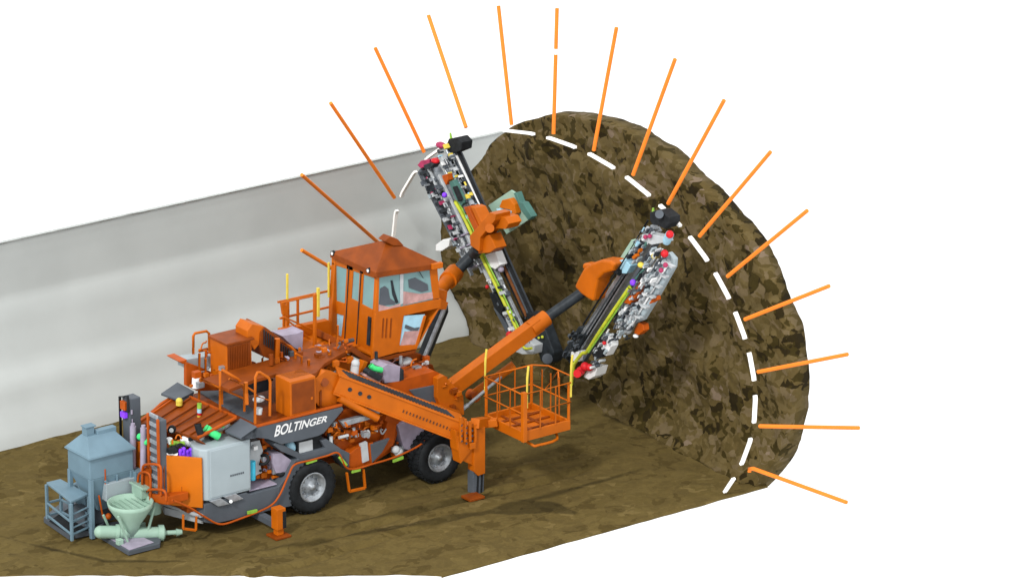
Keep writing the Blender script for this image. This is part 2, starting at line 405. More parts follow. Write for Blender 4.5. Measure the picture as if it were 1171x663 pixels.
# ------------------------------------------------------------------ the bolting rig
N = -1.25
rig = thing('bolting_rig', 'orange and slate grey wheeled machine with a cab, railed decks and two drilling booms', 'bolting rig', (1.6, 0, 0))
def wheel(x, y, out, z=.575, r=.575, w=.46):
    s = -1 if out < 0 else 1
    c = Vector((x, y, z)); ax = Vector((0, s, 0))      # y = outer face
    root = MB().lathe(c, ax, [(-w, r*.55), (-w, r*.86), (-w+.05, r*.97), (-.07, r*.97), (-.02, r*.93), (0, r*.84), (-.005, r*.62), (-.05, r*.55), (-w+.02, r*.55)], 44)
    for k in range(30):                                # tread lugs on both shoulders
        a = 2*math.pi*k/30
        for q, off in ((0, 0), (1, math.pi/30)):
            d = Vector((math.cos(a+off), 0, math.sin(a+off))); t = Vector((-d.z, 0, d.x))
            y0 = (-.06 if q == 0 else -w+.02); y1 = (-.21 if q == 0 else -w+.20)
            b0 = [c+d*(r*.93)+t*sx*.032+ax*yy for sx, yy in ((-1, y0), (1, y0), (1.6, y1), (-.4, y1))]
            b1 = [p+d*(r*.085) for p in b0]
            root.hexa(b0, b1)
    o = root.build('wheel', BLACK, rig, bevel=0)
    rr = MB().lathe(c, ax, [(-.10, r*.54), (-.03, r*.56), (-.025, r*.50), (-.13, r*.44), (-.15, r*.30), (-.10, r*.27), (-.08, r*.12), (-.02, r*.11), (-.015, 0)], 32)
    for k in range(10):
        a = 2*math.pi*k/10; p = c+Vector((math.cos(a), 0, math.sin(a)))*r*.35+ax*-.15; rr.cyl(p, p+ax*.05, .018, n=8)
    rr.build('rim', STEEL, o, bevel=0)
    return o
cr = at(359, 557.5, Z=.565); cf = at(504.5, 524, Z=.54)
wheel(cr.x, cr.y, -1, cr.z, .585); wheel(cf.x, cf.y, -1, cf.z, .56)
wheel(cr.x, 1.25, 1, cr.z, .585); wheel(cf.x, 1.25, 1, cf.z, .56)
XRW, XFW = cr.x, cf.x
for x in (XRW, XFW): MB().cyl((x, -.85, .57), (x, .85, .57), .11).ball((x, 0, .57), .22).build('axle', SLATE, rig, bevel=0)
# frame
MB().box(-2.9, XFW+1.0, -.5, .5, .62, 1.0).box(-2.9, -.75, -.95, 1.0, .55, .66).build('chassis_frame', RUST, rig)
MB().py([(455,487),(470,478),(497,476),(501,483),(482,497),(474,516),(462,513)], -1.05, 0.3).build('axle_housing', LILAC, rig)
MB().box(XFW-.15, XFW+.95, -.6, .9, 1.0, 1.45).box(XFW+.5, XFW+1.05, -.6, .9, .55, 1.1).build('front_frame', SLATE, rig)

# rear skirt, step plates, panels
MB().py([(234,577),(282,563),(286,565),(319,556),(318,581),(296,586.5),(262,595),(245,598.6),(234,597)], N, N+.5).build('side_skirt', SLATE, rig)
MB().py([(318,557),(327,546),(337,527),(342,524),(350,531),(341,541),(335,556),(334,578),(318,582)], N-.012, N+.45).build('wheel_guard', SLATE, rig)
a = at(190, 577, X=-3.3); 
MB().pz([(184,577),(212,571),(240,583),(236,590),(229,592)], .50, .56).pz([(183,577),(188,588),(232,599),(236,590)], .30, .46).build('rear_bumper', PALE, rig)
MB().py([(313.5,509),(322,516),(339,523),(341,528),(388.5,519),(398,536),(400,532),(389,512),(374,502),(367,504),(372,512),(345,519),(325,509),(315,506)], N+.02, N+.5).build('mudguard', SLATE, rig)
# silver cabinet
c1 = at(238, 573, Y=N); c2 = at(287.5, 560, Y=N); ct = at(238, 514, Y=N).z; cb = c1.z
xa, xb = c1.x, c2.x
cab_ = MB().prism([(xa, N, cb), (xb, N, cb), (xb, N+.62, cb), (xa-.02, N+.62, cb), (xa-.14, N+.30, cb), (xa-.12, N+.12, cb)], (0, 0, ct-cb)).build('silver_cabinet', SILV, rig, bevel=.03)
MB().prism([(xa+.06, N-.012, cb+.05), (xb-.03, N-.012, cb+.05), (xb-.03, N+.02, cb+.05), (xa+.06, N+.02, cb+.05)], (0, 0, ct-cb-.09)).build('door', SILV, cab_, bevel=.02)
lv = MB()
for i in range(7): lv.box(xb-.52+i*.05, xb-.49+i*.05, N-.02, N-.01, cb+.42, cb+.46)
lv.build('vent', SLATE, cab_, bevel=0)
# lights under cabinet
MB().py([(240,573),(253,569.5),(263,576),(250,579)], N-.05, N+.1).py([(256,568),(270,564),(279,570),(266,574)], N-.05, N+.1).each('step_light', STEEL, rig)
MB().cyl(at(264,573,Y=N-.08), at(264,573,Y=N-.04), .035).build('lamp', WHITE, rig, bevel=0)
# orange corner panel (chamfered rear corner)
q = at(230.5, 524, Y=N+.02); qb = at(230.5, 581, Y=N+.02); X0, Z1, Z0 = q.x, q.z, qb.z
lo = Vector((X0-.58, N+.02+.70, 0)); hi = Vector((X0, N+.02, 0)); nn = Vector((-.70, -.58, 0)).normalized()*-.06
opn = MB().hexa([hi+Vector((0,0,Z0)), lo+Vector((0,0,Z0)), lo+Vector((0,0,Z1)), hi+Vector((0,0,Z1))], [hi+nn+Vector((0,0,Z0)), lo+nn+Vector((0,0,Z0)), lo+nn+Vector((0,0,Z1)), hi+nn+Vector((0,0,Z1))]).build('corner_panel', BRIGHT, rig)
MB().tube([lo+Vector((.06,-.10,Z1-.12)), lo+Vector((.03,-.13,Z1-.3)), lo+Vector((.03,-.13,Z0+.45)), lo+Vector((.06,-.10,Z0+.3))], .014).build('panel_handle', RUST, opn, bevel=0)
# engine bay behind the panels
MB().box(-3.0, -1.6, -.9, 1.0, .66, 1.15).box(-2.6, -1.5, -.6, .95, 1.15, 1.7).build('engine_bay', RUST, rig)
def P3(x, y, Y): return at(x, y, Y=Y)
en = MB()
for i, (x, y) in enumerate([(206,515),(210,513),(214,516),(218,514),(222,517),(225,514),(209,519),(215,520),(221,520)]):
    p = P3(x, y, -.75); en.ball(p, .045).cyl(p+Vector((0, 0, -.25)), p, .04, n=10)
en.each('valve_cap', PURP, rig, bevel=0)
MB().ball(P3(199,514,-.7), .09).tube([P3(201,512,-.75), P3(206,508,-.7), P3(212,512,-.7)], .035, smooth=5).tube([P3(226,484,-.85), P3(227,489,-.88), P3(230,497,-.9)], .075, smooth=4).ball(P3(225,517,-.8), .06).ball(P3(242,500,-.8), .06).each('black_hose', BLACK, rig, bevel=0)
MB().tube([P3(195,506,-.6), P3(203,507,-.6), P3(210,507,-.6)], .055, smooth=4).build('coolant_pipe', LIME, rig, bevel=0)
MB().tube([P3(235,489,-.85), P3(242,494,-.9), P3(250,499,-.95)], .085, smooth=4).ball(P3(254,486,-.8), .06).each('green_filter', GRN, rig, bevel=0)
MB().ball(P3(217,503,-.5), .17, (1.3, 1, .8)).ball(P3(224,500,-.6), .15, (1.3, 1, .8)).ball(P3(248,487,-.4), .18, (1.7, 1, .6)).each('air_cleaner', WHITE, rig, bevel=0)
MB().cyl(P3(190,517,-.6), P3(203,520,-.75), .05).build('rail_cap', WHITE, rig, bevel=0)
# lilac deck and service bay behind cabinet
MB().pz([(285,562),(317,554),(300,545),(283,550)], at(286,562,Y=N).z-.03, at(286,562,Y=N).z).build('service_deck', LILAC, rig)
MB().py([(287,505),(297,503),(301,515),(297,528),(300,540),(288,546),(286,528)], -.95, -.6).build('water_tank', PALE, rig)
MB().cyl(P3(288.5,527,-1.12), P3(288.5,548,-1.12), .07).build('gas_cylinder', CYAN, rig, bevel=0)
MB().py([(300,500),(312,498),(313,560),(303,556)], -.85, -.1).py([(286,501),(320,505),(322,548),(286,560)], -.45, .6).build('inner_column', REDOR, rig)
MB().tube([P3(297,530,-1.0), P3(303,530,-1.1), P3(307,525,-1.1), P3(304,520,-1.05), P3(299,521,-.95)], .035, smooth=5).ball(P3(321,541,-1.1), .09, (1.3, 1, .6)).each('curved_hose', BLACK, rig, bevel=0)
MB().ball(P3(302,525,-.9), .10).build('orange_filter', ORANGE, rig, bevel=0)
MB().py([(313,519),(322,518),(335,527),(327,540),(316,541),(312,530)], -1.15, -.8).build('mud_plate', LILAC, rig)
# box and window panel above the rear wheel
MB().py([(339,504),(368,497),(368,518),(341,525)], N+.10, N+.6).build('battery_box', BLACK, rig)
MB().py([(342,506),(357.5,502.5),(358,518.5),(342.5,522)], N+.085, N+.11).build('battery_cover', PALE, rig, bevel=.004)
MB().ball(P3(331,511,-1.0), .14, (1, 1, 1.1)).build('pressure_vessel', LBLUE, rig, bevel=0)
MB().py([(322,509),(330,514),(338,518),(338,523),(330,519),(321,513)], N+.05, N+.2).build('bracket', DARK, rig)

# slate name panel
sp = MB().py([(280,500.5),(291,489),(318,483),(350,475.5),(391.5,465),(393,468),(370.5,495),(364,498.3),(342,504),(322,508),(307,502),(296,500.5)], N-.02, N+.06).build('name_panel', SLATE, rig, label='slate grey side panel with the white machine name')
fc = bpy.data.curves.new('name', 'FONT'); fc.body = 'BOLTINGER'; fc.size = 1; fc.extrude = 0; fc.offset = .022
tb = bpy.data.objects.new('tmp', fc); C.objects.link(tb)
bpy.context.view_layer.update()
me0 = bpy.data.meshes.new_from_object(tb.evaluated_get(bpy.context.evaluated_depsgraph_get()))
bpy.data.objects.remove(tb)
vs_ = [v.co.copy() for v in me0.vertices]; fs_ = [tuple(p.vertices) for p in me0.polygons]
mnx = min(v.x for v in vs_); mxx = max(v.x for v in vs_); mny = min(v.y for v in vs_); mxy = max(v.y for v in vs_)
BL, TL, BR, TR = [at(x, y, Y=N-.026) for x, y in ((313.5,499.5),(316.5,486),(373.5,482),(376.5,474.5))]
out = []
for v in vs_:
    a = (v.x-mnx)/(mxx-mnx); b = (v.y-mny)/(mxy-mny)
    out.append(BL.lerp(BR, a).lerp(TL.lerp(TR, a), b))
tm = MB(); tm.add(out, fs_); tm.build('lettering', WHITE, sp, bevel=0, norm=False)

# upper deck
ZD = at(291, 489, Y=N).z
xd0, xd1 = at(291, 489, Y=N).x, at(391, 465, Y=N).x
MB().box(xd0-.05, xd1, N+.0, 1.2, ZD-.16, ZD).build('deck', RUST, rig)
MB().box(xd0-.05, xd1+.0, N-.03, N+.04, ZD+.0, ZD+.05).build('deck_edge', REDOR, rig)
# engine hood with ribs
hc = [at(160,482,Y=1.0), at(190,458,Y=1.0), at(205,451,Y=1.0), at(269,476,Y=-.95), at(250,484,Y=-.95), at(226,501,Y=-.95)]
hA, hB, hC_, hD = at(161,482,Y=1.0), at(208,450,Y=1.0), at(270,477,Y=-.95), at(226,500,Y=-.95)
th = Vector((0, 0, -.06))
hood = MB().hexa([hA, hB, hC_, hD], [p+th for p in (hA, hB, hC_, hD)]).hexa([hA+th, hD+th, hD+Vector((.35,0,-.35)), hA+Vector((.35,0,-.35))], [p+Vector((.05,0,0)) for p in (hA+th, hD+th, hD+Vector((.35,0,-.35)), hA+Vector((.35,0,-.35)))]).build('engine_hood', RUST, rig)
rb = MB()
for t in (.18, .36, .52, .70, .86):
    a = hA.lerp(hD, t); b = hB.lerp(hC_, t); rb.bar(a+Vector((0,0,.02)), b+Vector((0,0,.02)), .04, .04)
rb.build('hood_rib', RUST, hood)
MB().bar(hA, hB, .05, .07).bar(hB, hC_, .05, .07).bar(hC_, hD, .05, .05).build('hood_edge', REDOR, hood)
MB().tube([at(160,481,Y=1.15), at(185,461,Y=1.15), at(200,452,Y=1.15)], .035).build('side_rail', REDOR, rig, bevel=0)
# corner visor plates
def plate(px, Y0s, m, name='visor_plate', t=.05):
    p = [at(x, y, Y=Y) for (x, y), Y in zip(px, Y0s)]
    return MB().hexa(p, [q+Vector((0, 0, -t)) for q in p]).build(name, m, rig)
plate([(184,449.5),(203,436.5),(222,447),(204.5,456.5)], (1.3, 1.3, .7, .7), SLATE)
plate([(204.5,457),(222,447.5),(219,456),(208,460)], (.70, .70, .7, .7), SLATE, t=.03)
plate([(257,491.5),(275,477.5),(294,487.5),(276,500)], (-.9, -.9, -1.36, -1.36), SLATE)
plate([(276,500.5),(294,488),(292,499.5),(284,500.5)], (-1.37, -1.37, -1.37, -1.37), SLATE, t=.03)
MB().ball(at(205,458.5,Y=.6), .075).cyl(at(205,463,Y=.6), at(205,459,Y=.6), .07).build('work_lamp', YEL, rig, bevel=0)
st = MB().cyl(at(228,481,Y=-.1), at(228,461,Y=-.1), .025, n=12).build('beacon_stack', YEL, rig, bevel=0)
for y0, y1, m in ((466.5,461,LIME),(471.5,467,LBLUE),(474,472,RED),(480,475,YEL)): MB().cyl(at(228,y0,Y=-.1), at(228,y1,Y=-.1), .048, n=14).build('beacon_lens', m, st, bevel=0)
mr = MB().cyl(at(197,490,Y=-.3), at(197,490,Y=-.3)+Vector((-.05,-.05,0)), .085).build('round_lamp', BLACK, rig, bevel=0)
q = at(197,490,Y=-.3)+Vector((-.055,-.055,0)); MB().cyl(q, q+Vector((-.015,-.015,0)), .045).build('lens', WHITE, mr, bevel=0)

# masts at the rear
XM = -3.35
def mast(x0, x1, x2, yt, yb, ladder):
    # rear face x0..x1 looks backwards, right face x1..x2 looks sideways
    tl = at(x0, yt, X=XM); tr = at(x1, yt+1, X=XM); z0 = at(x1, yb, X=XM).z
    dx = (x2-x1)/(55*.80)
    o = MB().prism([(XM, tl.y, z0), (XM, tr.y, z0), (XM+dx, tr.y, z0), (XM+dx, tl.y, z0)], (0, 0, tr.z-z0-.03)).build('rear_mast', SLATE, rig, bevel=.02)
    return o, tl.y, tr.y, z0, tr.z
o, ya, yb, z0, z1 = mast(139.5, 148, 160, 454, 566, False)
MB().tube([(XM-.04, ya+.02, z0), (XM-.04, ya+.02, z1-.05), (XM-.04, yb, z1+.05), (XM-.04, yb, z1-.3)], .03).build('mast_frame', BLACK, o, bevel=0)
MB().box(XM-.09, XM-.01, yb+.05, ya-.05, z1-.28, z1-.10).build('mast_valve', REDOR, o)
MB().box(XM-.10, XM-.01, yb+.06, ya-.06, z1-.45, z1-.33).build('mast_motor', PURP, o)
hz = MB()
for k in range(9): hz.box(XM+.02+.02*(k % 2), XM+.06, yb-.025, yb+.005, z0+.2+k*.2, z0+.3+k*.2)
hz.build('mast_clip', LILAC, o)
o, ya, yb, z0, z1 = mast(171, 182, 190, 479, 574, True)
MB().box(XM-.06, XM-.01, ya-.03, ya+.03, z0, z1+.05).box(XM-.06, XM-.01, yb-.03, yb+.03, z0, z1+.02).build('ladder_rail', REDOR, o)
rg = MB()
for k in range(10): rg.box(XM-.035, XM+.005, yb+.03, ya-.03, z0+.1+k*.19, z0+.19+k*.19)
rg.build('ladder_rung', STEEL, o)
for x, y0, y1 in ((152,487,574),(164,489,538)):
    p = at(x, y0, X=XM-.02); q = at(x, y1, X=XM-.02); MB().cyl(q, p, .065).cyl(p, p+Vector((0,0,.06)), .045).build('hydraulic_cylinder', LILAC, rig, bevel=0)
MB().pX([(155,505),(170,505),(170,545),(155,545)], XM+.1, XM+.2).build('rear_bracket', ORANGE, rig)
MB().ball(at(160,499,X=XM+.02), .07).ball(at(167,505,X=XM+.02), .07).each('green_coupling', GRN, rig, bevel=0)
for x0, x1, y0, yb in ((163,184,531,566),(166,190,560,572),(158,172,540,575)):
    MB().tube([at(x0,yb,X=XM-.12), at(x0,y0+6,X=XM-.12), at(x0+4,y0,X=XM-.14), at(x1-4,y0,X=XM-.14), at(x1,y0+6,X=XM-.12), at(x1,yb,X=XM-.12)], .028, smooth=3).build('guard_hoop', REDOR, rig, bevel=0)
MB().pX([(163,535),(172,533),(172,566),(163,566)], XM-.06, XM-.02).build('rear_guard', REDOR, rig)
MB().pX([(150,560),(192,568),(192,577),(150,569)], XM-.1, XM+.4).build('rear_beam', REDOR, rig)

def step(px, Y, w=.035):
    mb = MB()
    for a, b in zip(px, px[1:]): mb.bar(at(*a, Y=Y), at(*b, Y=Y), w, w+.02)
    mb.build('access_step', ORANGE, rig)
step([(209.5,588),(209.5,604),(224,606),(224.5,590)], N+.05)
step([(396.5,540),(399.5,561.5),(417.5,557.5),(415.5,536)], N-.03, .042)

# orange side cabinet on the deck
za, zt = ZD, at(331.7, 437, Y=N+.02).z
x0, x1 = at(331.7, 437, Y=N+.02).x, at(361, 430, Y=N+.02).x
sc_ = MB().box(x0, x1, N+.02, N+.56, za, zt).build('side_cabinet', ORANGE, rig)
MB().box(x0+.04, x1-.04, N+.005, N+.03, za+.08, zt-.05).build('cabinet_door', RUST, sc_)
MB().box(x0+.5, x0+.55, N-.01, N+.01, za+.3, za+.36).build('door_latch', ORANGE, sc_)
# upper catwalk and rear box with louvred lid
zc = zt+.0
MB().pz([(232,437),(262,427),(300,417),(345,404),(384,395),(402,402),(372,419),(362,430),(332,437.5),(316,431),(290,438),(262,449)], zc-.08, zc).build('catwalk', RUST, rig)
MB().pz([(226,450),(246,444),(270,455),(291,472),(291,486),(270,476)], ZD-.04, ZD+.02).build('lower_catwalk', SLATE, rig)
Yb = at(259.6, 426, Z=zc-.05).y
A0 = at(259.6, 426, Y=Yb); A1 = at(259.6, 395, Y=Yb); B1 = at(287.5, 387, Y=Yb)
wy = .62
rbx = MB().box(A0.x, B1.x, Yb, Yb+wy, A0.z-.3, A1.z).build('rear_box', ORANGE, rig)
MB().box(A0.x+.02, B1.x-.03, Yb-.014, Yb+.01, A0.z-.2, A1.z-.02).build('louvre_panel', RUST, rbx)
lv = MB()
for i in range(12): xx = A0.x+.05+i*(B1.x-A0.x-.12)/12; lv.box(xx, xx+.018, Yb-.03, Yb-.013, A0.z-.05, A1.z-.05)
lv.build('louvre', RUST, rbx, bevel=0)
MB().box(A0.x-.03, B1.x+.05, Yb-.04, Yb+wy+.04, A1.z, A1.z+.05).build('box_roof', RUST, rbx)
gr = MB()
for i in range(14): gr.tube([at(262+i*3.6, 430-i*.85, Y=.2), at(262+i*3.6, 446-i*.85, Y=.2)], .010, 6)
gr.tube([at(260,430,Y=.2), at(312,418,Y=.2)], .022, 8).tube([at(260,446,Y=.2), at(312,434,Y=.2)], .022, 8)
gr.build('guard_grille', RUST, rig, bevel=0)
# exhaust housing and sloping louvred cover
MB().py([(283,386),(283,378.5),(288.5,370.5),(302.5,373.5),(298,381),(298,392),(291,400)], Yb+.05, Yb+.5).build('exhaust_housing', ORANGE, rig)
cv = MB().py([(298,380),(303,373.5),(316,383),(339,401),(337,411),(322,416),(302,408),(297,396)], Yb+.02, Yb+.7).build('sloping_cover', RUST, rig)
lv = MB()
for i in range(14):
    t = i/13; a = at(302+33*t, 377+25*t, Y=Yb-.0); b = at(302+33*t, 394+19*t, Y=Yb-.0); lv.bar(a, b, .02, .02)
lv.build('cover_louvre', DARK, cv, bevel=0)
MB().py([(340,381),(347,378),(346,402),(337,398),(322,384)], .5, .9).build('radiator_grille', LILAC, rig)
MB().py([(286,436),(308,431),(308,446),(286,452)], -.35, -.25).build('dark_grille', DARK, rig)
# pipe silencer and bits at rear left
MB().py([(212,411),(244,406),(244,420),(221,425),(212,421)], 1.0, 1.3).build('silencer_box', SILV, rig)
MB().py([(205,413.5),(214,411),(213,416),(209,416)], .9, 1.4).build('silencer_bracket', REDOR, rig)
MB().cyl(at(224,443,Y=.7), at(224.5,433,Y=.7), .09).ball(at(224.5,433,Y=.7), .09).each('white_canister', WHITE, rig, bevel=0)
MB().cyl(at(295,473,Y=-1.1), at(296,466,Y=-1.1), .08).ball(at(296,456,Y=-1.0), .11, (1.3, 1, .6)).each('white_canister', PALE, rig, bevel=0)
MB().py([(213,414),(230,420),(262,434),(262,446),(226,447),(213,441)], .85, .95).build('side_plate', REDOR, rig)

def clutter(xr, yr, slope, Yr, cols, n, seed, size=.09):
    rnd = random.Random(seed)
    for i in range(n):
        x = xr[0]+rnd.random()*(xr[1]-xr[0]); y = yr[0]+rnd.random()*(yr[1]-yr[0])+slope*(x-xr[0]); p = at(x, y, Y=Yr[0]+rnd.random()*(Yr[1]-Yr[0]))
        m, nm = rnd.choice(cols); s = size*(.4+rnd.random()); k = rnd.random()
        mb = MB()
        if k < .4: mb.box(p.x-s*.6, p.x+s*.6, p.y-s*.5, p.y+s*.5, p.z-s*.5, p.z+s*.5)
        elif k < .6: mb.cyl(p-Vector((0, 0, s)), p+Vector((0, 0, s*.6)), s*.35, n=10)
        elif k < .78: mb.cyl(p-Vector((s, 0, 0)), p+Vector((s, 0, 0)), s*.3, n=10)
        else:
            q = [p]
            for j in range(3): q.append(q[-1]+Vector((rnd.random()-.3, rnd.random()-.5, rnd.random()-.5))*s*2.2)
            mb.tube(q, .018, 6, smooth=4)
        mb.build(nm, m, rig, bevel=.006)
ORG = [(ORANGE, 'orange_fitting'), (RUST, 'rust_bracket'), (REDOR, 'red_bracket'), (ORANGE, 'orange_fitting'), (DARK, 'dark_fitting'), (STEEL, 'steel_pipe')]
clutter((376,440), (484,506), -.2, (N+.02, N+.25), ORG+[(PALE, 'pale_valve')], 60, 21)
clutter((300,400), (408,428), -.22, (-.3, .7), ORG[:4]+[(LILAC, 'lilac_box'), (SLATE, 'slate_bracket')], 46, 22, .11)
clutter((215,300), (428,446), -.20, (.2, .9), ORG+[(LILAC, 'lilac_box')], 34, 23, .10)
clutter((428,492), (402,420), .1, (-.45, .1), ORG+[(PALE, 'pale_valve'), (PINKG, 'pink_box')], 34, 24, .10)
clutter((290,318), (508,545), .0, (-1.05, -.8), ORG+[(WHITE, 'white_cover'), (LILAC, 'lilac_box'), (PALE, 'pale_valve')], 26, 25, .09)
clutter((192,228), (500,516), .05, (-.75, -.4), [(WHITE, 'white_cover'), (BLACK, 'black_clamp'), (ORANGE, 'orange_fitting'), (LIME, 'lime_fitting'), (PALE, 'pale_valve')], 20, 26, .08)
clutter((446,470), (480,520), .0, (-1.0, -.9), ORG+[(PALE, 'pale_valve'), (LILAC, 'lilac_box')], 16, 27, .09)
clutter((228,262), (395,440), -.1, (.5, .9), ORG[:4]+[(SILV, 'silver_pipe')], 18, 31, .08)
clutter((365,402), (400,440), -.2, (-.6, .2), ORG[:4]+[(PALE, 'pale_valve')], 28, 32, .09)
clutter((505,530), (436,474), .3, (-.95, -.9), ORG[:3], 14, 28, .08)
# railings
def rail(px, Y, r=.026, m=ORANGE, name='railing', sm=0, extra=()):
    mb = MB().tube([at(x, y, Y=Y) for x, y in px], r, 8, smooth=sm)
    for e in extra: mb.tube([at(x, y, Y=Y) for x, y in e], r*.8, 8)
    mb.build(name, m, rig, bevel=0)
rail([(221,411),(221,384),(223,381),(236,378.5),(239,381),(239.5,411)], 1.25, .03)
rail([(214,440),(214,415)], 1.0, .045); rail([(227.5,456),(228,404)], .75, .028); rail([(234.5,415),(235,404),(254,400)], .75, .022)
rail([(235,410),(235,436)], .6, .03)
rail([(251.5,468),(251.5,425),(254,422.5),(272,433),(276,437),(279.5,447),(279.5,470)], -.55, .028, sm=0, extra=([(229,432),(246,441),(278,455)],))
rail([(254,462),(254,440),(266,444)], -.3, .025)
rail([(282,462),(281,437)], N+.05, .045)
rail([(291.5,484),(292,431),(294.5,425.5),(297,425.5),(307,431.5),(309,436),(308.5,475)], N+.05, .03, extra=([(292,452),(308.5,458)],))
rail([(316.8,430),(317,387)], -.1, .06); rail([(319,390),(332,396),(337.5,401),(338.5,422)], -.1, .03); rail([(319,408),(330,413),(338,419)], -.1, .024)
rail([(345,424),(345,408),(338,404)], -.4, .025); rail([(353,424),(353,411)], -.6, .035)
rail([(300,432),(300,410),(303,405),(312,410)], .4, .024); rail([(270,428),(316,416)], .3, .022); rail([(322,408),(362,396),(374,402)], .3, .024); rail([(372,432),(372,414),(350,405)], .1, .024); rail([(386,398),(386,372)], .0, .03)
rail([(262,433),(280,441),(291,448)], N+.3, .022)

# guarded platform left of the cab
Yp = 1.55
def vpost(x, y0, y1, Y, m=ORANGE, w=.06): MB().bar(at(x, y0, Y=Y), at(x, y1, Y=Y), w, w).build('post', m, gp)
p0 = at(322, 378, Y=Yp)
gp = MB().py([(322,377),(376,366),(380,372),(378,392),(345,392),(322,382)], Yp-.3, Yp-.15).build('guard_platform', ORANGE, rig)
vpost(328.5, 313, 378, Yp, YEL, .045); vpost(328.5, 345, 378, Yp, ORANGE, .075); vpost(340.5, 341, 376, Yp, ORANGE, .05)
vpost(360, 336, 396, Yp-.9, ORANGE, .065); vpost(363.8, 329, 362, Yp-.6, YEL, .06); vpost(324.5, 345, 378, Yp+.3, ORANGE, .05); vpost(376, 300, 340, Yp-.1, YEL, .045)
rl = MB()
for a, b in (((317.5,345.5),(376,332.5)),((320,364),(376,351)),((322,378),(373,368))): rl.bar(at(*a, Y=Yp), at(*b, Y=Yp), .045, .045)
for a, b in (((322,346),(360,338)),((324,362),(360,392)),((326,363),(360,378))): rl.bar(at(*a, Y=Yp-.5), at(*b, Y=Yp-.5), .035, .035)
rl.build('guard_rail', ORANGE, gp)
MB().py([(322,346),(330,350),(330,363),(324,360)], Yp-.2, Yp-.12).build('gate_plate', ORANGE, gp)
MB().box(*(lambda a, b: (a.x, b.x, .3, 1.5, a.z-.25, a.z))(at(338,408,Y=.3), at(392,396,Y=.3))).build('cab_deck', ORANGE, rig)

# ------------------------------------------------------------------ cab
Yc = -.30
k = {n: at(x, y, Y=Yc) for n, (x, y) in dict(rt=(431.5,315), rb=(425.5,410.5), ft=(499,302), fm=(504,352), fb=(476,399), sb=(429,357), sf=(503,336)).items()}
CW = 1.58
XC = k['rt'].x
body = MB()
wl = Vector((0, CW, 0))
lean = Vector((0, -.10, 0))
def CR(x, y): return at(x, y, X=None, Y=Yc)
# corner posts and lower walls
side_lo = [CR(429,357.5), CR(425.5,410.5), CR(457,401), CR(462,362), CR(504,351.5), CR(504,343)]
body.prism([CR(429.5,356.5), CR(425.5,411), CR(456,402.5), CR(462,361), CR(504,352), CR(504.5,341.5)], (0, .06, 0))
body.prism([CR(431.5,315), CR(429,357), CR(433,357), CR(434,315.5)], (0, .06, 0))
body.prism([CR(491,302), CR(495.5,342.5), CR(503,341), CR(500,302)], (0, .06, 0))
body.prism([CR(431.5,312), CR(432,318), CR(500,305.5), CR(500,299)], (0, .06, 0))
body.prism([CR(456,395), CR(456,403), CR(477,399), CR(488,361), CR(485,361), CR(475,394)], (0, .06, 0))
# rear wall: strips round three windows and the door
xr = XC
def RW(x, y): return at(x, y, X=xr)
def rwp(pts, d=.06): body.prism([RW(x, y) for x, y in pts], (d, 0, 0))
rwp([(379,288.5),(431.5,314.5),(431,319),(379,302)][::1])
rwp([(379,300),(383.5,301),(381.5,343),(379.5,357),(378,382),(379,386),(374.5,389),(376,345)])
rwp([(396.5,301),(404,304),(401,350),(397,398),(389,395),(394,347)])
rwp([(411.4,306),(415.7,309),(413.5,350),(410,404),(406,402),(409.5,345)])
rwp([(428,315),(431.5,315),(429,357),(425.5,411),(421,409),(426,354)])
rwp([(381.5,343),(394,347),(393,361),(379.6,357)])
rwp([(378,382),(390,385),(389,396),(374.5,389)])
rwp([(401,341),(410.5,345.5),(406,403),(397,399)])
rwp([(413.3,347.5),(426,354),(421.5,409.5),(409,404)])
cab = body.build('cab', ORANGE, rig, label='orange operator cab with tinted windows')
# remaining shell: far side, front, floor
yf = Yc+CW
MB().prism([k['rb']+wl, k['rt']+wl, k['ft']+wl+Vector((0,0,.05)), CR(504,345)+wl, CR(477,399)+wl], (0, -.05, 0)).box(k['rb'].x+.05, k['fb'].x, Yc+.03, yf-.03, k['rb'].z+.02, k['rb'].z+.08).build('far_shell', ORANGE, cab)
MB().hexa([CR(504,352)+Vector((0,.02,0)), CR(504,352)+wl, CR(477,399)+wl, CR(477,399)+Vector((0,.02,0))], [p+Vector((-.05,0,0)) for p in (CR(504,352)+Vector((0,.02,0)), CR(504,352)+wl, CR(477,399)+wl, CR(477,399)+Vector((0,.02,0)))]).build('front_apron', ORANGE, cab)
MB().py([(403,395),(425,411),(477,399.5),(474,404),(424,417),(401,402)], Yc+.02, Yc+1.4).build('cab_base', RUST, cab)
# windows
def win(pts, X=None, Y=None, m=GLASS, name='window', d=.02):
    if X is not None: MB().prism([at(x, y, X=X+.02) for x, y in pts], (d, 0, 0)).build(name, m, cab, bevel=0)
    else: MB().prism([at(x, y, Y=Y+.02) for x, y in pts], (0, d, 0)).build(name, m, cab, bevel=0)
win([(383,300),(397,303),(394.5,348),(381,344)], X=xr); win([(403.5,305),(411.8,307.5),(410,346.5),(401,342)], X=xr); win([(415.3,310),(428.3,316),(426.3,355),(413.2,348.5)], X=xr)
win([(379.3,356),(393.3,360),(390,386),(377.7,383)], X=xr, m=LBLUE)
win([(432,317.5),(492,306),(496,342),(432,356.5)], Y=Yc); win([(462,361),(486,359.5),(476,396),(456,397.5)], Y=Yc, m=LBLUE)
win([(492,305),(499,304),(502,341),(496,342)], Y=Yc+.01)
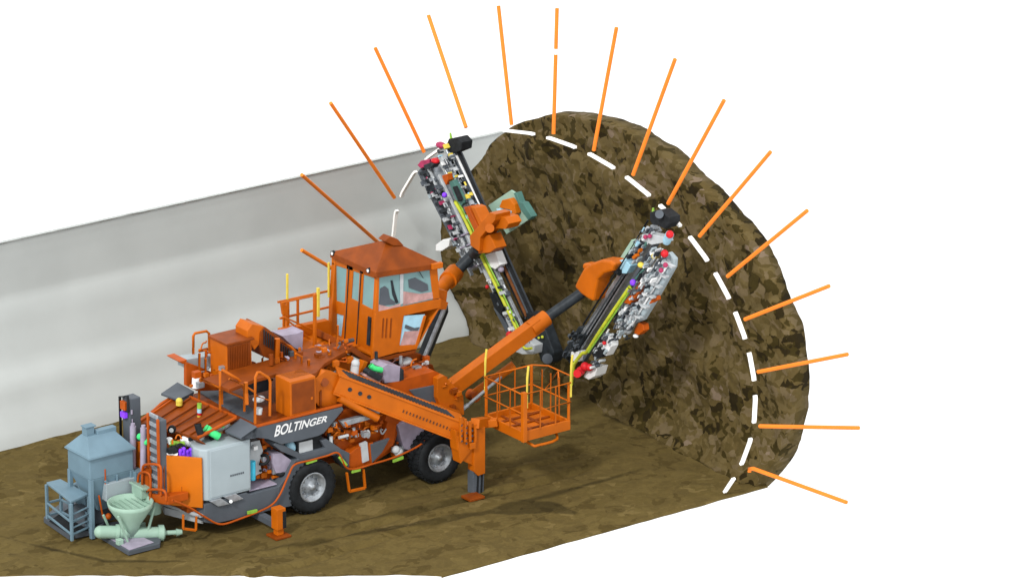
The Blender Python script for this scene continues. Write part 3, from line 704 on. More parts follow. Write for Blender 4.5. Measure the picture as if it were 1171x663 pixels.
# seen through the side glass: seat, console, far posts (flat against the inner glass)
def inner(px, m, dy, name): MB().py(px, Yc+dy, Yc+dy+.012).build(name, m, cab, bevel=0)
inner([(435,330),(440,327),(444,330),(446,341),(452,345),(452,348),(440,349),(434,351)], SLATE, .008, 'seat')
inner([(447,321),(449,320.5),(451,331),(454,341),(456,346),(453,347),(449,337)], DARK, .004, 'control_column')
inner([(467,320),(475,317.5),(489,325),(490,332),(482,334),(468,329)], SLATE, .004, 'screen')
inner([(457.5,313),(461.5,312),(461,347),(458,348)], PALE, .002, 'centre_post')
inner([(461,333),(480,336),(495,334),(496,341),(461,349)], PINKG, .006, 'console')
inner([(433,348),(445,351),(458,347),(458,350),(433,356)], PINKG, .006, 'armrest')
inner([(464,371),(474,375),(480,374),(478,378),(470,378),(463,375)], SLATE, .006, 'pedal')
inner([(463,379),(481,378),(476,393),(458,395)], PINKG, .006, 'floor_mat')
MB().bar(at(476,305,Y=Yc-.03), at(484,318,Y=Yc-.03), .012, .012).build('wiper', BLACK, cab, bevel=0)
# roof
e = .06
ev = [at(432.5,311,Y=Yc-.08), at(504,301,Y=Yc-.08), at(504,301,Y=Yc-.08)+Vector((0, CW+.1, 0)), at(432.5,311,Y=Yc-.08)+Vector((0, CW+.1, 0))]
ev[0].x -= .06; ev[3].x -= .06
zt_ = at(452, 276, Y=Yc+.8).z
pk1 = at(443, 274, Y=Yc+.40); pk2 = at(452, 277, Y=Yc+.30)
rf = MB()
lowv = [v+Vector((0, 0, -.12)) for v in ev]
vsr = ev+lowv+[pk1, pk2]
rf.add(vsr, [(0, 1, 9), (1, 2, 9), (2, 3, 8), (2, 8, 9), (3, 0, 8), (0, 9, 8), (0, 4, 5, 1), (1, 5, 6, 2), (2, 6, 7, 3), (3, 7, 4, 0), (4, 7, 6, 5)])
rfo = rf.build('roof', RUST, cab)
MB().prism([at(x, y, Y=Yc+.22) for x, y in ((440,276),(446,270.5),(455,273.5),(462,281),(450,281))], (0, .25, 0)).build('roof_cap', RUST, cab)
MB().bar(ev[1]+Vector((-.25,-.01,-.02)), ev[1]+Vector((.02,-.01,-.03)), .10, .12).build('roof_beak', ORANGE, cab)
for (x, y), Y in (((423,308.5),0),((382,289),1.25)):
    q = at(x, y, X=xr-.05); MB().cyl(q, q+Vector((-.06,-.02,0)), .055).build('cab_lamp', BLACK, cab, bevel=0)
    MB().cyl(q+Vector((-.062,-.02,0)), q+Vector((-.075,-.02,0)), .035).build('cab_lamp_lens', WHITE, cab, bevel=0)
hd = MB().prism([RW(421.5,361.5), RW(425,363), RW(423.5,395), RW(419.8,393.5)], (-.02, 0, 0)); hd.build('door_recess', DARK, cab, bevel=0)
gv = MB()
for x in (438, 442, 447): gv.py([(x,364),(x+1.3,363.7),(x,386),(x-1.3,386.3)], Yc-.012, Yc)
gv.build('grille_slot', RUST, cab, bevel=0)
gv = MB().bar(RW(399.5,305)+Vector((-.01,0,0)), RW(394,398)+Vector((-.01,0,0)), .015, .02).bar(RW(413.4,310)+Vector((-.01,0,0)), RW(407.5,402)+Vector((-.01,0,0)), .015, .02)
gv.build('door_seam', DARK, cab, bevel=0)
# struts and equipment below the cab
MB().bar(at(416,412,Y=-.5), at(406,440,Y=-.5), .16, .12).bar(at(384,398,Y=.2), at(384,420,Y=.2), .14, .12).py([(374,400),(404,408),(398,432),(372,420)], -.15, .2).build('cab_support', ORANGE, rig)
MB().cyl(at(405,429,Y=-.8), at(406,418,Y=-.8), .085).ball(at(406.5,415.5,Y=-.8), .09).build('filter_bowl', PALE, rig, bevel=0)
MB().tube([at(423,417,Y=-.7), at(428,421,Y=-.75), at(436,423,Y=-.75)], .065, smooth=4).build('green_hose', GRN, rig, bevel=0)
MB().py([(437,420),(443,416),(458,419),(457,436),(440,438)], -.75, -.3).build('control_box', LILAC, rig)
MB().py([(458,420),(462,423),(462,434),(457,436)], -.76, -.3).py([(421,426),(424,422.5),(438,430),(434,436),(421,429)], -.95, -.75).build('control_box_cover', DARK, rig)
MB().py([(420,428),(434,434),(436,440),(425,438),(417,430)], -.9, -.7).build('box_tray', PINKG, rig)
MB().py([(428,411),(470,402),(482,405),(486,415),(470,425),(430,426)], .0, .5).build('cab_riser', RUST, rig)
MB().ball(at(452,405,Y=-.1), .12, (1.5, 1, .8)).ball(at(464,413,Y=-.1), .11, (1.5, 1, .8)).ball(at(483,425,Y=-.3), .13, (1.5, 1, .8)).each('pale_fitting', PALE, rig, bevel=0)

# ------------------------------------------------------------------ front body
MB().py([(435,441),(470,431),(497,424),(512,431),(513,470),(500,473),(480,462),(462,452)], -.75, .1).build('front_body', REDOR, rig)
MB().py([(468,446),(501,439.5),(499.5,468),(481,460)], -.775, -.72).build('front_grille_panel', SLATE, rig)
MB().py([(484,414),(495,417),(497,423),(510,431),(500,436),(482,432)], .1, .9).build('front_bracket', RUST, rig)
# mid body between the wheels
MB().py([(371,497),(393,470),(405,462),(430,465),(462,476),(455,494),(449,515),(427,529),(400,538),(396,525),(388,512)], -.95, .8).build('mid_body', REDOR, rig)
mbp = MB().py([(396,522),(408,512),(427,505),(426,530),(400,538)], N+.05, N+.4).build('valve_compartment', REDOR, rig)
MB().py([(424,508),(446,501),(437,517),(426,529)], N+.03, N+.1).build('compartment_cover', SLATE, rig)
MB().py([(413,508),(420,505),(422,526),(415,529)], N+.02, N+.1).ball(at(456,517,Y=N+.1), .10).ball(at(453,514,Y=N+.1), .09).ball(at(421,496,Y=N+.1), .05, (1, 1, 2)).each('pale_valve', PALE, rig, bevel=0)
MB().py([(390,482),(426,473),(428,478),(394,487.5)], N+.0, N+.12).build('grey_pipe', STEEL, rig)
MB().bar(at(440,476,Y=N+.05), at(455,480,Y=N+.05), .12, .16).py([(443,482),(455,478),(450,508),(427,530),(438,507)], N+.15, N+.3).build('orange_bracket', REDOR, rig)
br = MB()
for i in range(14):
    x = 376+random.random()*60; y = 492+random.random()*16-(x-376)*.10; p = at(x, y, Y=N+.2+random.random()*.2)
    br.box(p.x-.06, p.x+.06, p.y-.05, p.y+.05, p.z-.04, p.z+.04)
for i in range(5):
    x = 380+i*11; br.tube([at(x, 500-i*2, Y=N+.15), at(x+6, 494-i*2, Y=N+.1), at(x+12, 497-i*3, Y=N+.2)], .02, smooth=4)
br.each('hydraulic_fitting', ORANGE, rig)
MB().py([(388,512),(400,518),(399,536),(392,522)], N+.02, N+.08).py([(396,534),(399,538),(388,520),(384,516)], N-.02, N+.3).each('mudguard_flap', SLATE, rig)
for x, y, x2, y2 in ((350,529,362,525),(388,522,396,532),(402,539,412,536.5),(449,527,461,522.5),(283,586,294,583.5),(492,502,499,496)):
    MB().bar(at(x, y, Y=N-.06), at(x2, y2, Y=N-.06), .05, .07).build('hose_clamp', LIME, rig)
MB().tube([at(x, y, Y=N-.07) for x, y in ((197,571.5),(216,579.6),(234,590.5),(252,599),(274,593),(306.6,579.6),(319,567),(330,543),(337,531),(355,526),(373.5,521),(387,518),(399,536),(430,529),(455,521),(478,510),(492,499),(499,494))], .022, 8, smooth=6).build('air_hose', REDOR, rig, bevel=0)
MB().py([(462,519),(484,505),(492,497),(497,484),(470,474),(456,483),(455,500)], N+.45, N+.5).build('front_mudguard', LILAC, rig)

# ------------------------------------------------------------------ basket boom
S0 = at(382, 439, Y=-1.0); S1 = at(528, 495, Y=-2.2)
hs = .62
ax_ = (S1-S0).normalized()
inw = Vector((.1, .10, .03)); S0 = S0+inw; S1 = S1+inw
bb = MB().bar(S0, S1, .50, .38).build('basket_boom', ORANGE, rig)
sd_ = ax_.cross(Vector((0, 0, 1))).normalized()
if sd_.dot(Vector((0,-1,0))) < 0: sd_ = -sd_
upv = sd_.cross(ax_).normalized(); upv = upv if upv.z > 0 else -upv
MB().bar(S0+upv*.205-ax_*.05, S1+upv*.205-ax_*.1, .56, .04).bar(S0-upv*.205, S1-upv*.205, .56, .04).build('boom_flange', ORANGE, bb)
hl = MB(); Lb = (S1-S0).length
for i in range(34):
    p = S0+ax_*(.15+i*(Lb-.5)/34)+upv*.232+sd_*.05; hl.bar(p-sd_*.16-ax_*.07, p+sd_*.16+ax_*.07, (.055 if i < 12 else .03), .012)
hl.build('boom_slot', DARK, bb, bevel=0)
hl = MB()
for i in range(16):
    p = S0+ax_*(Lb*.52+i*Lb*.42/16)+sd_*.253-upv*.02; hl.bar(p-upv*.03, p+upv*.03, .04, .01)
for t in (.10, .18, .25): p = S0+ax_*(Lb*t)+sd_*.253; hl.cyl(p, p+sd_*.012, .045)
hl.each('boom_hole', DARK, bb, bevel=0)
MB().py([(361,432),(372,424),(388,428),(390,448),(382,468),(366,466),(361,460)], -1.05, -.75).build('boom_pivot', ORANGE, rig)
MB().cyl(at(371,437,Y=-1.09), at(371,437,Y=-1.0), .09).py([(366,448),(368,446),(368,466),(366,466)], -1.075, -1.04).build('pivot_pin', RUST, rig, bevel=0)
MB().cyl(at(388,455,Y=-1.15), at(432,478,Y=-1.45), .085).build('boom_cylinder', ORANGE, rig, bevel=0)
MB().cyl(at(398,450,Y=-1.1), at(422,461,Y=-1.2), .05).cyl(at(420,463,Y=-1.3), at(434,470,Y=-1.4), .07).build('cylinder_rod', STEEL, rig, bevel=0)
# front outrigger
Yo = -2.45
ol = MB().py([(542,492),(555,488),(555,541),(547,544),(542,539)], Yo, Yo+.22).py([(534,487),(541,484),(541,532),(533,528)], Yo+.1, Yo+.4).build('front_outrigger', ORANGE, rig)
bs = MB()
for x in (527, 532, 537.5, 543.5): bs.bar(at(x, 505, Y=Yo-.02), at(x, 476+(x-527)*.5, Y=Yo-.02), .055, .05)
bs.py([(524,498),(541,504),(541,512),(527,530),(524,512)], Yo+.02, Yo+.3); bs.py([(521,492),(541,498),(541,532),(530,527),(523,515)], Yo+.05, Yo+.3)
bs.build('outrigger_plate', ORANGE, ol)
ds = MB()
for x in (528, 533.5, 540): 
    for y in (486, 492, 498, 504): ds.cyl(at(x, y+(x-528)*.5, Y=Yo-.05), at(x, y+(x-528)*.5, Y=Yo-.02), .022)
ds.each('bolt_hole', DARK, ol, bevel=0)
MB().py([(541,539),(554,539),(553,566),(541,566)], Yo+.04, Yo+.24).build('outrigger_leg', SLATE, ol)
MB().py([(546,540),(548,540),(547,563),(545,563)], Yo+.03, Yo+.05).py([(550.5,540),(552.5,540),(551.5,563),(549.5,563)], Yo+.03, Yo+.05).each('leg_slot', BLACK, ol, bevel=0)
q = at(544, 569, Z=0.02); MB().box(q.x-.18, q.x+.2, q.y-.06, q.y+.28, -.02, .035).build('foot_pad', RUST, ol)
MB().bar((q.x+.05, q.y+.15, 1.12), (q.x+.2, -.6, 1.12), .14, .14).build('outrigger_beam', ORANGE, ol)
# rear outrigger
q = at(321, 612, Z=0.02); ro_ = MB().box(q.x-.11, q.x+.11, q.y-.04, q.y+.18, .16, .62).build('rear_outrigger', ORANGE, rig)
MB().bar((q.x, q.y+.2, .22), (q.x, -.3, .22), .16, .14).build('outrigger_beam', SLATE, ro_)
MB().box(q.x+.03, q.x+.11, q.y-.052, q.y-.03, .18, .55).build('leg_slot', BLACK, ro_, bevel=0)
MB().box(q.x-.08, q.x+.08, q.y-.0, q.y+.15, .03, .17).build('outrigger_leg', ORANGE, ro_)
MB().box(q.x-.19, q.x+.19, q.y-.12, q.y+.26, -.02, .03).build('foot_pad', RUST, ro_)

# basket
Ya = -3.25
a = at(598, 503.5, Y=Ya); b = at(652.5, 491, Y=Ya); zb = (a.z+b.z)/2-.02
bx0, bx1, by0 = a.x, b.x, Ya; by1 = by0+1.36
bk = MB()
for x0, x1, y0, y1 in ((bx0, bx1, by0, by0+.05), (bx0, bx1, by1-.05, by1), (bx0, bx0+.05, by0+.05, by1-.05), (bx1-.05, bx1, by0+.05, by1-.05)): bk.box(x0, x1, y0, y1, zb, zb+.22)
bk.box(bx0+.05, bx1-.05, by0+.05, by1-.05, zb+.05, zb+.09)
bko = bk.build('work_basket', ORANGE, rig, label='orange railed work basket with yellow post tops')
g = MB()
for i in range(3): y = by0+.3+i*.34; g.box(bx0+.05, bx1-.05, y, y+.07, zb+.09, zb+.125)
for i in range(2): x = bx0+.38+i*.4; g.box(x, x+.06, by0+.05, by1-.05, zb+.092, zb+.122)
g.build('basket_floor', RUST, bko)
H = 1.05
def bp(x, y, h0, h1, m=ORANGE, w=.05, name='basket_post'): MB().box(x-w/2, x+w/2, y-w/2, y+w/2, zb+h0, zb+h1).build(name, m, bko)
bp(bx0+.03, by0+.0, 0, H+.05, w=.10)
for x, y in ((bx1-.03, by0+.03), (bx0+.03, by1-.03), (bx1-.03, by1-.03)): bp(x, y, .2, H)
for x, y, s in ((bx0+.10, by0+.0, 0), (bx1-.0, by0+.0, 0), (bx0+.02, by1, 0)):
    MB().tube([(x, y, zb+H*.7), (x+.01, y, zb+H+.35), (x+.05, y+.01, zb+H+.6)], .025).build('yellow_strap', YEL, bko, bevel=0)
MB().tube([at(653,440,Y=by0), at(654,420,Y=by0+.4), at(660,412,Y=by0+1.0)], .03, smooth=4).build('hanging_hose', YELG, bko, bevel=0)
rl = MB()
for h in (.62, H):
    y0, y1 = by0, by1
    pts = [(bx0, by0, zb+h), (bx1, by0, zb+h), (bx1+(.25 if h > .7 else 0), by0+.25, zb+h), (bx1+(.25 if h > .7 else 0), by1-.25, zb+h), (bx1, by1, zb+h), (bx0, by1, zb+h), (bx0, by0, zb+h)]
    rl.tube(pts, .017)
for x, y in ((bx0+.45, by0), (bx0+.85, by0), (bx0+.4, by1), (bx0+.8, by1), (bx0, by0+.45), (bx0, by0+.9), (bx1, by0+.4), (bx1, by0+.7), (bx1, by0+1.0)): rl.tube([(x, y, zb+.2), (x, y, zb+H)], .017)
for y0, y1 in ((by0+.4, by0+.7), (by0+.9, by0+.7)): rl.tube([(bx1, y0, zb+.62), (bx1+.2, y1, zb+H)], .018)
rl.build('basket_rail', ORANGE, bko, bevel=0)
MB().tube([(bx0+.2, by0+.5, zb-.02), (bx0+.25, by0+.0, zb-.12), (bx0+.35, by0-.05, zb-.13), (bx1-.35, by0+.0, zb-.13), (bx1-.2, by0+.4, zb-.02)], .03, smooth=3).build('basket_bumper', ORANGE, bko, bevel=0)
MB().bar((bx0-.02, by1-.5, zb+.2), Vector(S1)+Vector((.3, .1, .0)), .16, .16).bar(at(543,484,Y=Yo), at(556,482,Y=Yo+.3), .2, .2).build('basket_arm', ORANGE, bko)

# ------------------------------------------------------------------ the two drilling booms
T0 = at(503, 459, Y=-.55)
tr_ = MB().py([(500,433),(508,429),(530,452),(531,474),(521,477),(505,468),(500,455)], -.9, -.25).py([(500,462),(527,470),(527,478),(500,470)], -1.0, -.2).build('boom_turret', ORANGE, rig)
tip2 = at(668, 333, X=7.1); E1 = at(621, 366, X=6.35); Bm = at(513, 446, Y=-.6)
d1 = (E1-Bm).normalized()
b2 = MB().bar(Bm, E1+d1*-.1, .26, .30).cyl(E1+d1*-.35, E1+d1*.10, .18).cyl(Bm+d1*.05, Bm+d1*-.45, .24, .16).build('drill_boom', ORANGE, rig, label='orange telescopic boom to the right drilling unit')
MB().cyl(E1, tip2, .115).build('inner_tube', DARK, b2, bevel=0)
MB().cyl(at(523,472,Y=-.75), at(535,463,Y=-.75), .05).cyl(at(535,463,Y=-.75), at(573,431,X=5.4), .035).build('lift_cylinder', STEEL, b2, bevel=0)
MB().cyl(at(541,451,X=4.9), at(588,417,X=5.7), .10).build('cylinder_barrel', ORANGE, b2, bevel=0)
MB().cyl(at(541,452,X=4.9)+Vector((0,-.12,0)), at(541,452,X=4.9)+Vector((0,.12,0)), .12).build('cylinder_clevis', REDOR, b2, bevel=0)
b1t = at(546, 286, X=6.95); b1m = at(519, 313, X=6.4); b1b = at(468, 372, Y=.55)
d2 = (b1m-b1b).normalized()
bl = MB().cyl(b1b, b1m, .15).cyl(b1m-d2*.45, b1m+d2*.08, .20).build('drill_boom', ORANGE, rig, label='orange telescopic boom to the left drilling unit')
MB().cyl(b1m, b1t, .125).build('inner_tube', DARK, bl, bevel=0)
MB().bar(at(474,433,Y=.2), at(507,352,X=5.6), .22, .2).build('lift_cylinder', DARK, bl)
MB().cyl(at(476,431,Y=.0), at(509,351,X=5.5), .05).build('cylinder_pipe', STEEL, bl, bevel=0)
MB().py([(497,330),(512,333),(510,350),(500,356),(478,358),(476,352)], .15, .35).py([(500,340),(513,346),(510,354),(499,354)], .0, .3).build('boom_clevis', ORANGE, bl)

# ------------------------------------------------------------------ drilling units, in the plane of the ring
XU = 7.25
def strip(a, b, w, m, name, root, d=.10, off=0., n=None, taper=None):
    A_ = at(*a, X=XU-off); B_ = at(*b, X=XU-off)
    MB().bar(A_, B_, d, w/55, up=(B_-A_).cross(Vector((1, 0, 0))).normalized()).build(name, m, root, bevel=.008)
def blob(px, m, name, root, d=.12, off=0., bevel=.012):
    MB().prism([at(x, y, X=XU-off-d/2) for x, y in px], (d, 0, 0)).build(name, m, root, bevel=bevel)
def hose(px, r, m, name, root, off=.15, sm=5):
    MB().tube([at(x, y, X=XU-off) for x, y in px], r/55, 8, smooth=sm).build(name, m, root, bevel=0)
def unit_clutter(root, a, b, half, cols, seed, n, off=.18, skew=0.):
    rnd = random.Random(seed); A_ = Vector((*a, 0)); B_ = Vector((*b, 0)); d = (B_-A_); L = d.length; d /= L; p = Vector((-d.y, d.x, 0))
    groups = {}
    for i in range(int(n*1.35)):
        t = rnd.random(); s = (rnd.random()*2-1)*half; c = A_+d*L*t+p*s
        m, nm = rnd.choice(cols); w = .9+rnd.random()*2.0; h = 1.2+rnd.random()*4.2; w2 = w*(.5+rnd.random()*.7)
        mb = groups.setdefault((m.name, nm), [m, MB()])[1]
        o_ = off+rnd.random()*.22
        e0 = at(*(c-d*h/2).xy, X=XU-o_); e1 = at(*(c+d*h/2).xy, X=XU-o_)
        if rnd.random() < .6: mb.bar(e0, e1, .08+rnd.random()*.08, w/55, up=(e1-e0).cross(Vector((1, 0, 0))).normalized())
        else: mb.cyl(e0, e1, w2/55*.7, n=10)
    for (mn, nm), (m, mb) in groups.items(): mb.each(nm, m, root, bevel=.005)
GREYS = [(STEEL, 'steel_fitting'), (PALE, 'pale_fitting'), (SLATE, 'slate_block'), (SILV, 'silver_block'), (DARK, 'dark_block'), (SLATE, 'slate_block'), (PALE, 'pale_fitting')]
u0 = at(545, 290, X=XU)
U1 = MB().bar(at(519,168,X=XU), at(606,362,X=XU), .18, 10/55, up=Vector((0,1,.45)).normalized()).build('drilling_unit', SLATE, rig, label='left drilling unit with its long feed beam leaning left over the wall')
strip((517,170),(557,248), 4, STEEL, 'feed_track', U1, .05, .12); strip((522,168),(608,361), 2, BLACK, 'feed_edge', U1, .08, .12); strip((513,176),(600,362), 1.4, BLACK, 'feed_edge', U1, .06, .11)
strip((557,262),(602,362), 2.6, TAN, 'drill_rod', U1, .05, .13); strip((522,178),(566,270), 1.6, WHITE, 'guide_strip', U1, .05, .16)
strip((509,182),(548,262), 11, STEEL, 'side_beam', U1, .12, .0); strip((508,178),(540,245), 3, PALE, 'side_track', U1, .06, .12)
blob([(510,167),(513,159),(522,157),(528,163),(527,172),(517,176),(511,173)], BLACK, 'head_block', U1, .3, .1)
MB().cyl(at(516,160,X=XU-.1), at(515,152,X=XU-.1), .035, .02).build('drill_tip', LIME, U1, bevel=0)
# carousel
strip((484,194),(524,272), 9, SLATE, 'bolt_magazine', U1, .25, .15); strip((497,192),(534,262), 9, STEEL, 'bolt_magazine', U1, .22, .15)
strip((490,193),(539,296), 3.4, PALE, 'magazine_rod', U1, .06, .32); strip((502,200),(545,290), 3, PALE, 'magazine_rod', U1, .06, .30)
for i in range(9):
    t = i/8; x, y = 484+t*36, 198+t*70; blob([(x-5,y-1),(x+4,y-4),(x+5,y),(x-4,y+3)], DARK, 'magazine_clip', U1, .12, .3)
strip((524,262),(543,308), 12, PALE, 'lower_magazine', U1, .2, .12); strip((530,262),(552,312), 3, STEEL, 'magazine_rod', U1, .06, .3)
strip((517,268),(540,315), 3, STEEL, 'magazine_rod', U1, .08, .3)
for i in range(4): x, y = 523+i*6.5, 272+i*11; strip((x-5,y+2),(x+13,y-6), 2, LILAC, 'magazine_bracket', U1, .06, .33)
blob([(477,189),(481,184),(491,182),(491,188),(481,193)], CRIM, 'magazine_cap', U1, .25, .2)
blob([(484,189),(492,186),(496,188),(492,193),(486,194)], DARK, 'magazine_collar', U1, .2, .32)
MB().ball(at(498,184,X=XU-.3), .09, (1, 1.3, .7)).build('red_valve', RED, U1, bevel=0); MB().ball(at(504,166,X=XU-.25), .10, (1, 1.4, .7)).each('crimson_valve', CRIM, U1, bevel=0)
unit_clutter(U1, (504,168), (542,248), 8, GREYS+[(YEL, 'yellow_valve'), (WHITE, 'white_block'), (LBLUE, 'blue_fitting')], 3, 70)
unit_clutter(U1, (488,200), (540,305), 8, GREYS+[(CRIM, 'crimson_hose_end')], 5, 60, .28)
blob([(505,201),(511,199),(512,206),(510,212),(507,207)], REDOR, 'orange_valve', U1, .15, .45)
blob([(513,208),(518,206),(530,232),(527,236),(520,226)], TEALG, 'teal_beam', U1, .12, .4); blob([(517,214),(520,213),(527,229),(524,231)], BLACK, 'black_slot', U1, .08, .5)
MB().ball(at(508.5,223,X=XU-.5), .06).build('violet_knob', PURP, U1, bevel=0)
hose([(520,230),(527,242),(538,264),(554,300),(569,330),(581,355),(591,376),(598,392)], 2.3, YELG, 'yellow_hose', U1, .42)
hose([(523,229),(541,262),(557,299),(572,329),(594,376)], 1.0, LIME, 'thin_hose', U1, .42)
strip((548,296),(594,392), 4, PALE, 'lower_rail', U1, .08, .25); strip((561,296),(599,376), 3.4, STEEL, 'lower_rail', U1, .08, .28); strip((556,300),(592,378), 4, SLATE, 'lower_beam', U1, .15, .12)
strip((568,350),(590,392), 7, SLATE, 'lower_cylinder', U1, .12, .2)
unit_clutter(U1, (562,312), (604,400), 7, GREYS+[(WHITE, 'white_block')], 8, 34, .25)
blob([(559,335),(565,334),(575,352),(573,361),(565,352)], BLACK, 'hose_bundle', U1, .15, .4)
MB().ball(at(557,328,X=XU-.4), .045).ball(at(583,383,X=XU-.45), .09).each('red_coupling', RED, U1, bevel=0)
blob([(590,397),(600,388),(611,395),(610,405),(597,405),(589,402)], PALE, 'foot_manifold', U1, .3, .2); hose([(593,388),(600,398),(608,398)], 1.6, YELG, 'manifold_hose', U1, .5)
blob([(530,237),(535,236),(548,262),(543,266)], REDOR, 'feed_cradle', U1, .3, .4); blob([(538,236),(543,238),(553,258),(549,261)], ORANGE, 'feed_cradle', U1, .3, .38)
kn = MB().prism([at(x, y, X=XU-.85) for x, y in ((537,270),(560,243),(567,245),(566,252),(549,272),(548,288),(538,281))], (.4, 0, 0)).prism([at(x, y, X=XU-.7) for x, y in ((558,244),(578,249),(582,256),(578,262),(561,261))], (.35, 0, 0)).prism([at(x, y, X=XU-.75) for x, y in ((547,272),(560,268),(567,284),(560,289),(547,290))], (.3, 0, 0)).cyl(at(560,261,X=XU-.9), at(560,261,X=XU-.5), .10).build('boom_knuckle', ORANGE, U1)
MB().cyl(at(542,290,X=XU-.6), at(547,284,X=XU-.7), .13).build('knuckle_collar', DARK, U1, bevel=0)
cp = MB().prism([at(x, y, X=XU+.15) for x, y in ((558,235),(584,217.5),(588,220),(608,249),(579,268),(576,263))], (.05, 0, 0)).build('guard_plate', MINT, U1)
blob([(587,221),(590,220),(594,231),(598,232),(608,248),(604,252),(595,240)], TEALG, 'plate_edge', U1, .16, -.12); 
MB().prism([at(x, y, X=XU+.0) for x, y in ((571,236),(574,229),(582,227),(588,234),(590,244),(587,247),(583,240),(572,238))], (.14, 0, 0)).build('rotary_cap', BRIGHT, U1)
blob([(567,239),(583,242),(581,256),(578,262),(575,252)], LBLUE, 'rotary_joint', U1, .16, -.02)
blob([(553,292),(566,288),(572,303),(566,308),(558,304)], WHITE, 'cradle_bracket', U1, .2, .3); MB().ball(at(573,308,X=XU-.3), .07).build('lilac_coupling', LILAC, U1, bevel=0)
blob([(498,280),(506,274),(514,274),(513,282),(505,287),(498,287)], WHITE, 'white_cover', U1, .3, .1)
blob([(605,366),(617,362),(633,404),(632,414),(626,418),(618,413)], DARK, 'lower_arm', U1, .28, -.02, .03); blob([(601,358),(613,360),(617,370),(604,367)], BLACK, 'arm_bracket', U1, .3, .05)
MB().cyl(at(626,410,X=XU-.16), at(626,410,X=XU-.26), .115).build('arm_pin', SLATE, U1, bevel=0)
MB().cyl(at(620,385,X=XU-.15), at(620,385,X=XU-.2), .03).cyl(at(616,386,X=XU-.15), at(616,386,X=XU-.2), .025).build('arm_bolt', YELG, U1, bevel=0)

U2 = MB().bar(at(752,262,X=XU), at(660,408,X=XU), .18, 7/55, up=Vector((0,1,-.6)).normalized()).build('drilling_unit', STEEL, rig, label='right drilling unit with its feed beam leaning right and a fat hose magazine')
strip((744,262),(653,404), 4.5, STEEL, 'feed_track', U2, .10, .08); strip((748,262),(668,390), 1.4, BLACK, 'feed_edge', U2, .05, .16); strip((757,268),(668,412), 4, SLATE, 'feed_beam', U2, .12, .10)
strip((740,262),(655,400), 2, PALE, 'guide_strip', U2, .06, .1)
blob([(743,252),(743,243),(749,241),(755,241),(765,249),(765,256),(760,262),(752,258),(746,257)], BLACK, 'head_block', U2, .3, .1); MB().cyl(at(754,245,X=XU-.27), at(754,245,X=XU-.36), .09).build('head_cap', SLATE, U2, bevel=0)
MB().cyl(at(747,243,X=XU-.1), at(747,238,X=XU-.1), .035, .02).build('drill_tip', LIME, U2, bevel=0)
strip((749,259),(744,268), 7, STEEL, 'head_neck', U2, .15, .1)
MB().tube([at(741,252,X=XU-.2), at(705,311,X=XU-.35), at(667,371,X=XU-.2)], .022).build('steel_cable', BLACK, U2, bevel=0)
blob([(732,269),(741,267),(760,271),(762,277),(745,280),(733,275)], PALE, 'upper_bracket', U2, .2, .2); MB().ball(at(738,271,X=XU-.35), .05).ball(at(743,270,X=XU-.35), .05).each('crimson_valve', CRIM, U2, bevel=0)
MB().cyl(at(762,276,X=XU-.2), at(766,268,X=XU-.3), .09).build('cyan_ring', LBLUE, U2, bevel=0)
for x, y in ((766,268),(760,290)): MB().ball(at(x,y,X=XU-.35), .085).build('red_cap', RED, U2, bevel=0)
# magazine: rounded bundle
for i, (a, b, w, m) in enumerate((((766,299),(718,378),7,PALE),((760,298),(712,372),5,SILV),((753,298),(707,368),4,WHITE),((768,306),(735,360),6,SILV),((757,294),(716,358),3,SLATE),((748,296),(704,362),3.5,STEEL),((763,304),(722,372),2,WHITE))):
    A_ = at(*a, X=XU-.15-.03*i); B_ = at(*b, X=XU-.15-.03*i); MB().cyl(A_, B_, w/55*.62, n=14).ball(A_, w/55*.62).ball(B_, w/55*.62).build('bolt_magazine', m, U2, bevel=0)
for x, y in ((761,303),(756,309)): MB().ball(at(x,y,X=XU-.5), .055).each('magenta_knob', CRIM, U2, bevel=0)
unit_clutter(U2, (757,285), (712,372), 10, GREYS+[(WHITE, 'white_block'), (SILV, 'silver_block'), (PALE, 'pale_fitting'), (WHITE, 'white_block')], 11, 85, .3)
unit_clutter(U2, (722,352), (708,388), 9, GREYS+[(SILV, 'silver_block'), (PALE, 'pale_fitting')], 12, 45, .2)
unit_clutter(U2, (742,262), (722,300), 7, GREYS+[(TEALG, 'teal_block'), (WHITE, 'white_block'), (LBLUE, 'blue_fitting')], 13, 36, .12)
unit_clutter(U2, (700,380), (676,420), 7, GREYS+[(WHITE, 'white_block')], 14, 36, .2)
blob([(703,306),(708,296),(722,274),(727,277),(716,300),(706,310)], MINT, 'guard_plate', U2, .15, .0); blob([(701,300),(714,296),(721,304),(716,313),(706,312)], LBLUE, 'rotary_joint', U2, .2, .15)
blob([(722,294),(726,290),(728,293),(724,297)], ORANGE, 'orange_valve', U2, .1, .4); blob([(729,286),(731,284),(731,288),(729,290)], ORANGE, 'orange_valve', U2, .1, .4)
MB().ball(at(733,303,X=XU-.45), .07, (1, 1.2, .9)).ball(at(748,293,X=XU-.4), .06).each('yellow_valve', YEL, U2, bevel=0); MB().ball(at(724,323,X=XU-.5), .07).build('violet_knob', PURP, U2, bevel=0)
MB().cyl(at(730,320,X=XU-.5), at(733,314,X=XU-.5), .04).build('black_lever', BLACK, U2, bevel=0)
blob([(728,327),(733,321),(732,333),(720,348),(712,346),(721,337)], REDOR, 'feed_cradle', U2, .25, .3); blob([(744,341),(751,338),(752,343),(742,348),(737,345)], REDOR, 'side_cradle', U2, .1, .25)
blob([(726,375),(730,369),(735,371),(736,378),(730,383),(725,381)], REDOR, 'orange_motor', U2, .16, .15); MB().ball(at(727,384,X=XU-.2), .06, (1, 1.1, .7)).build('motor_cap', WHITE, U2, bevel=0)
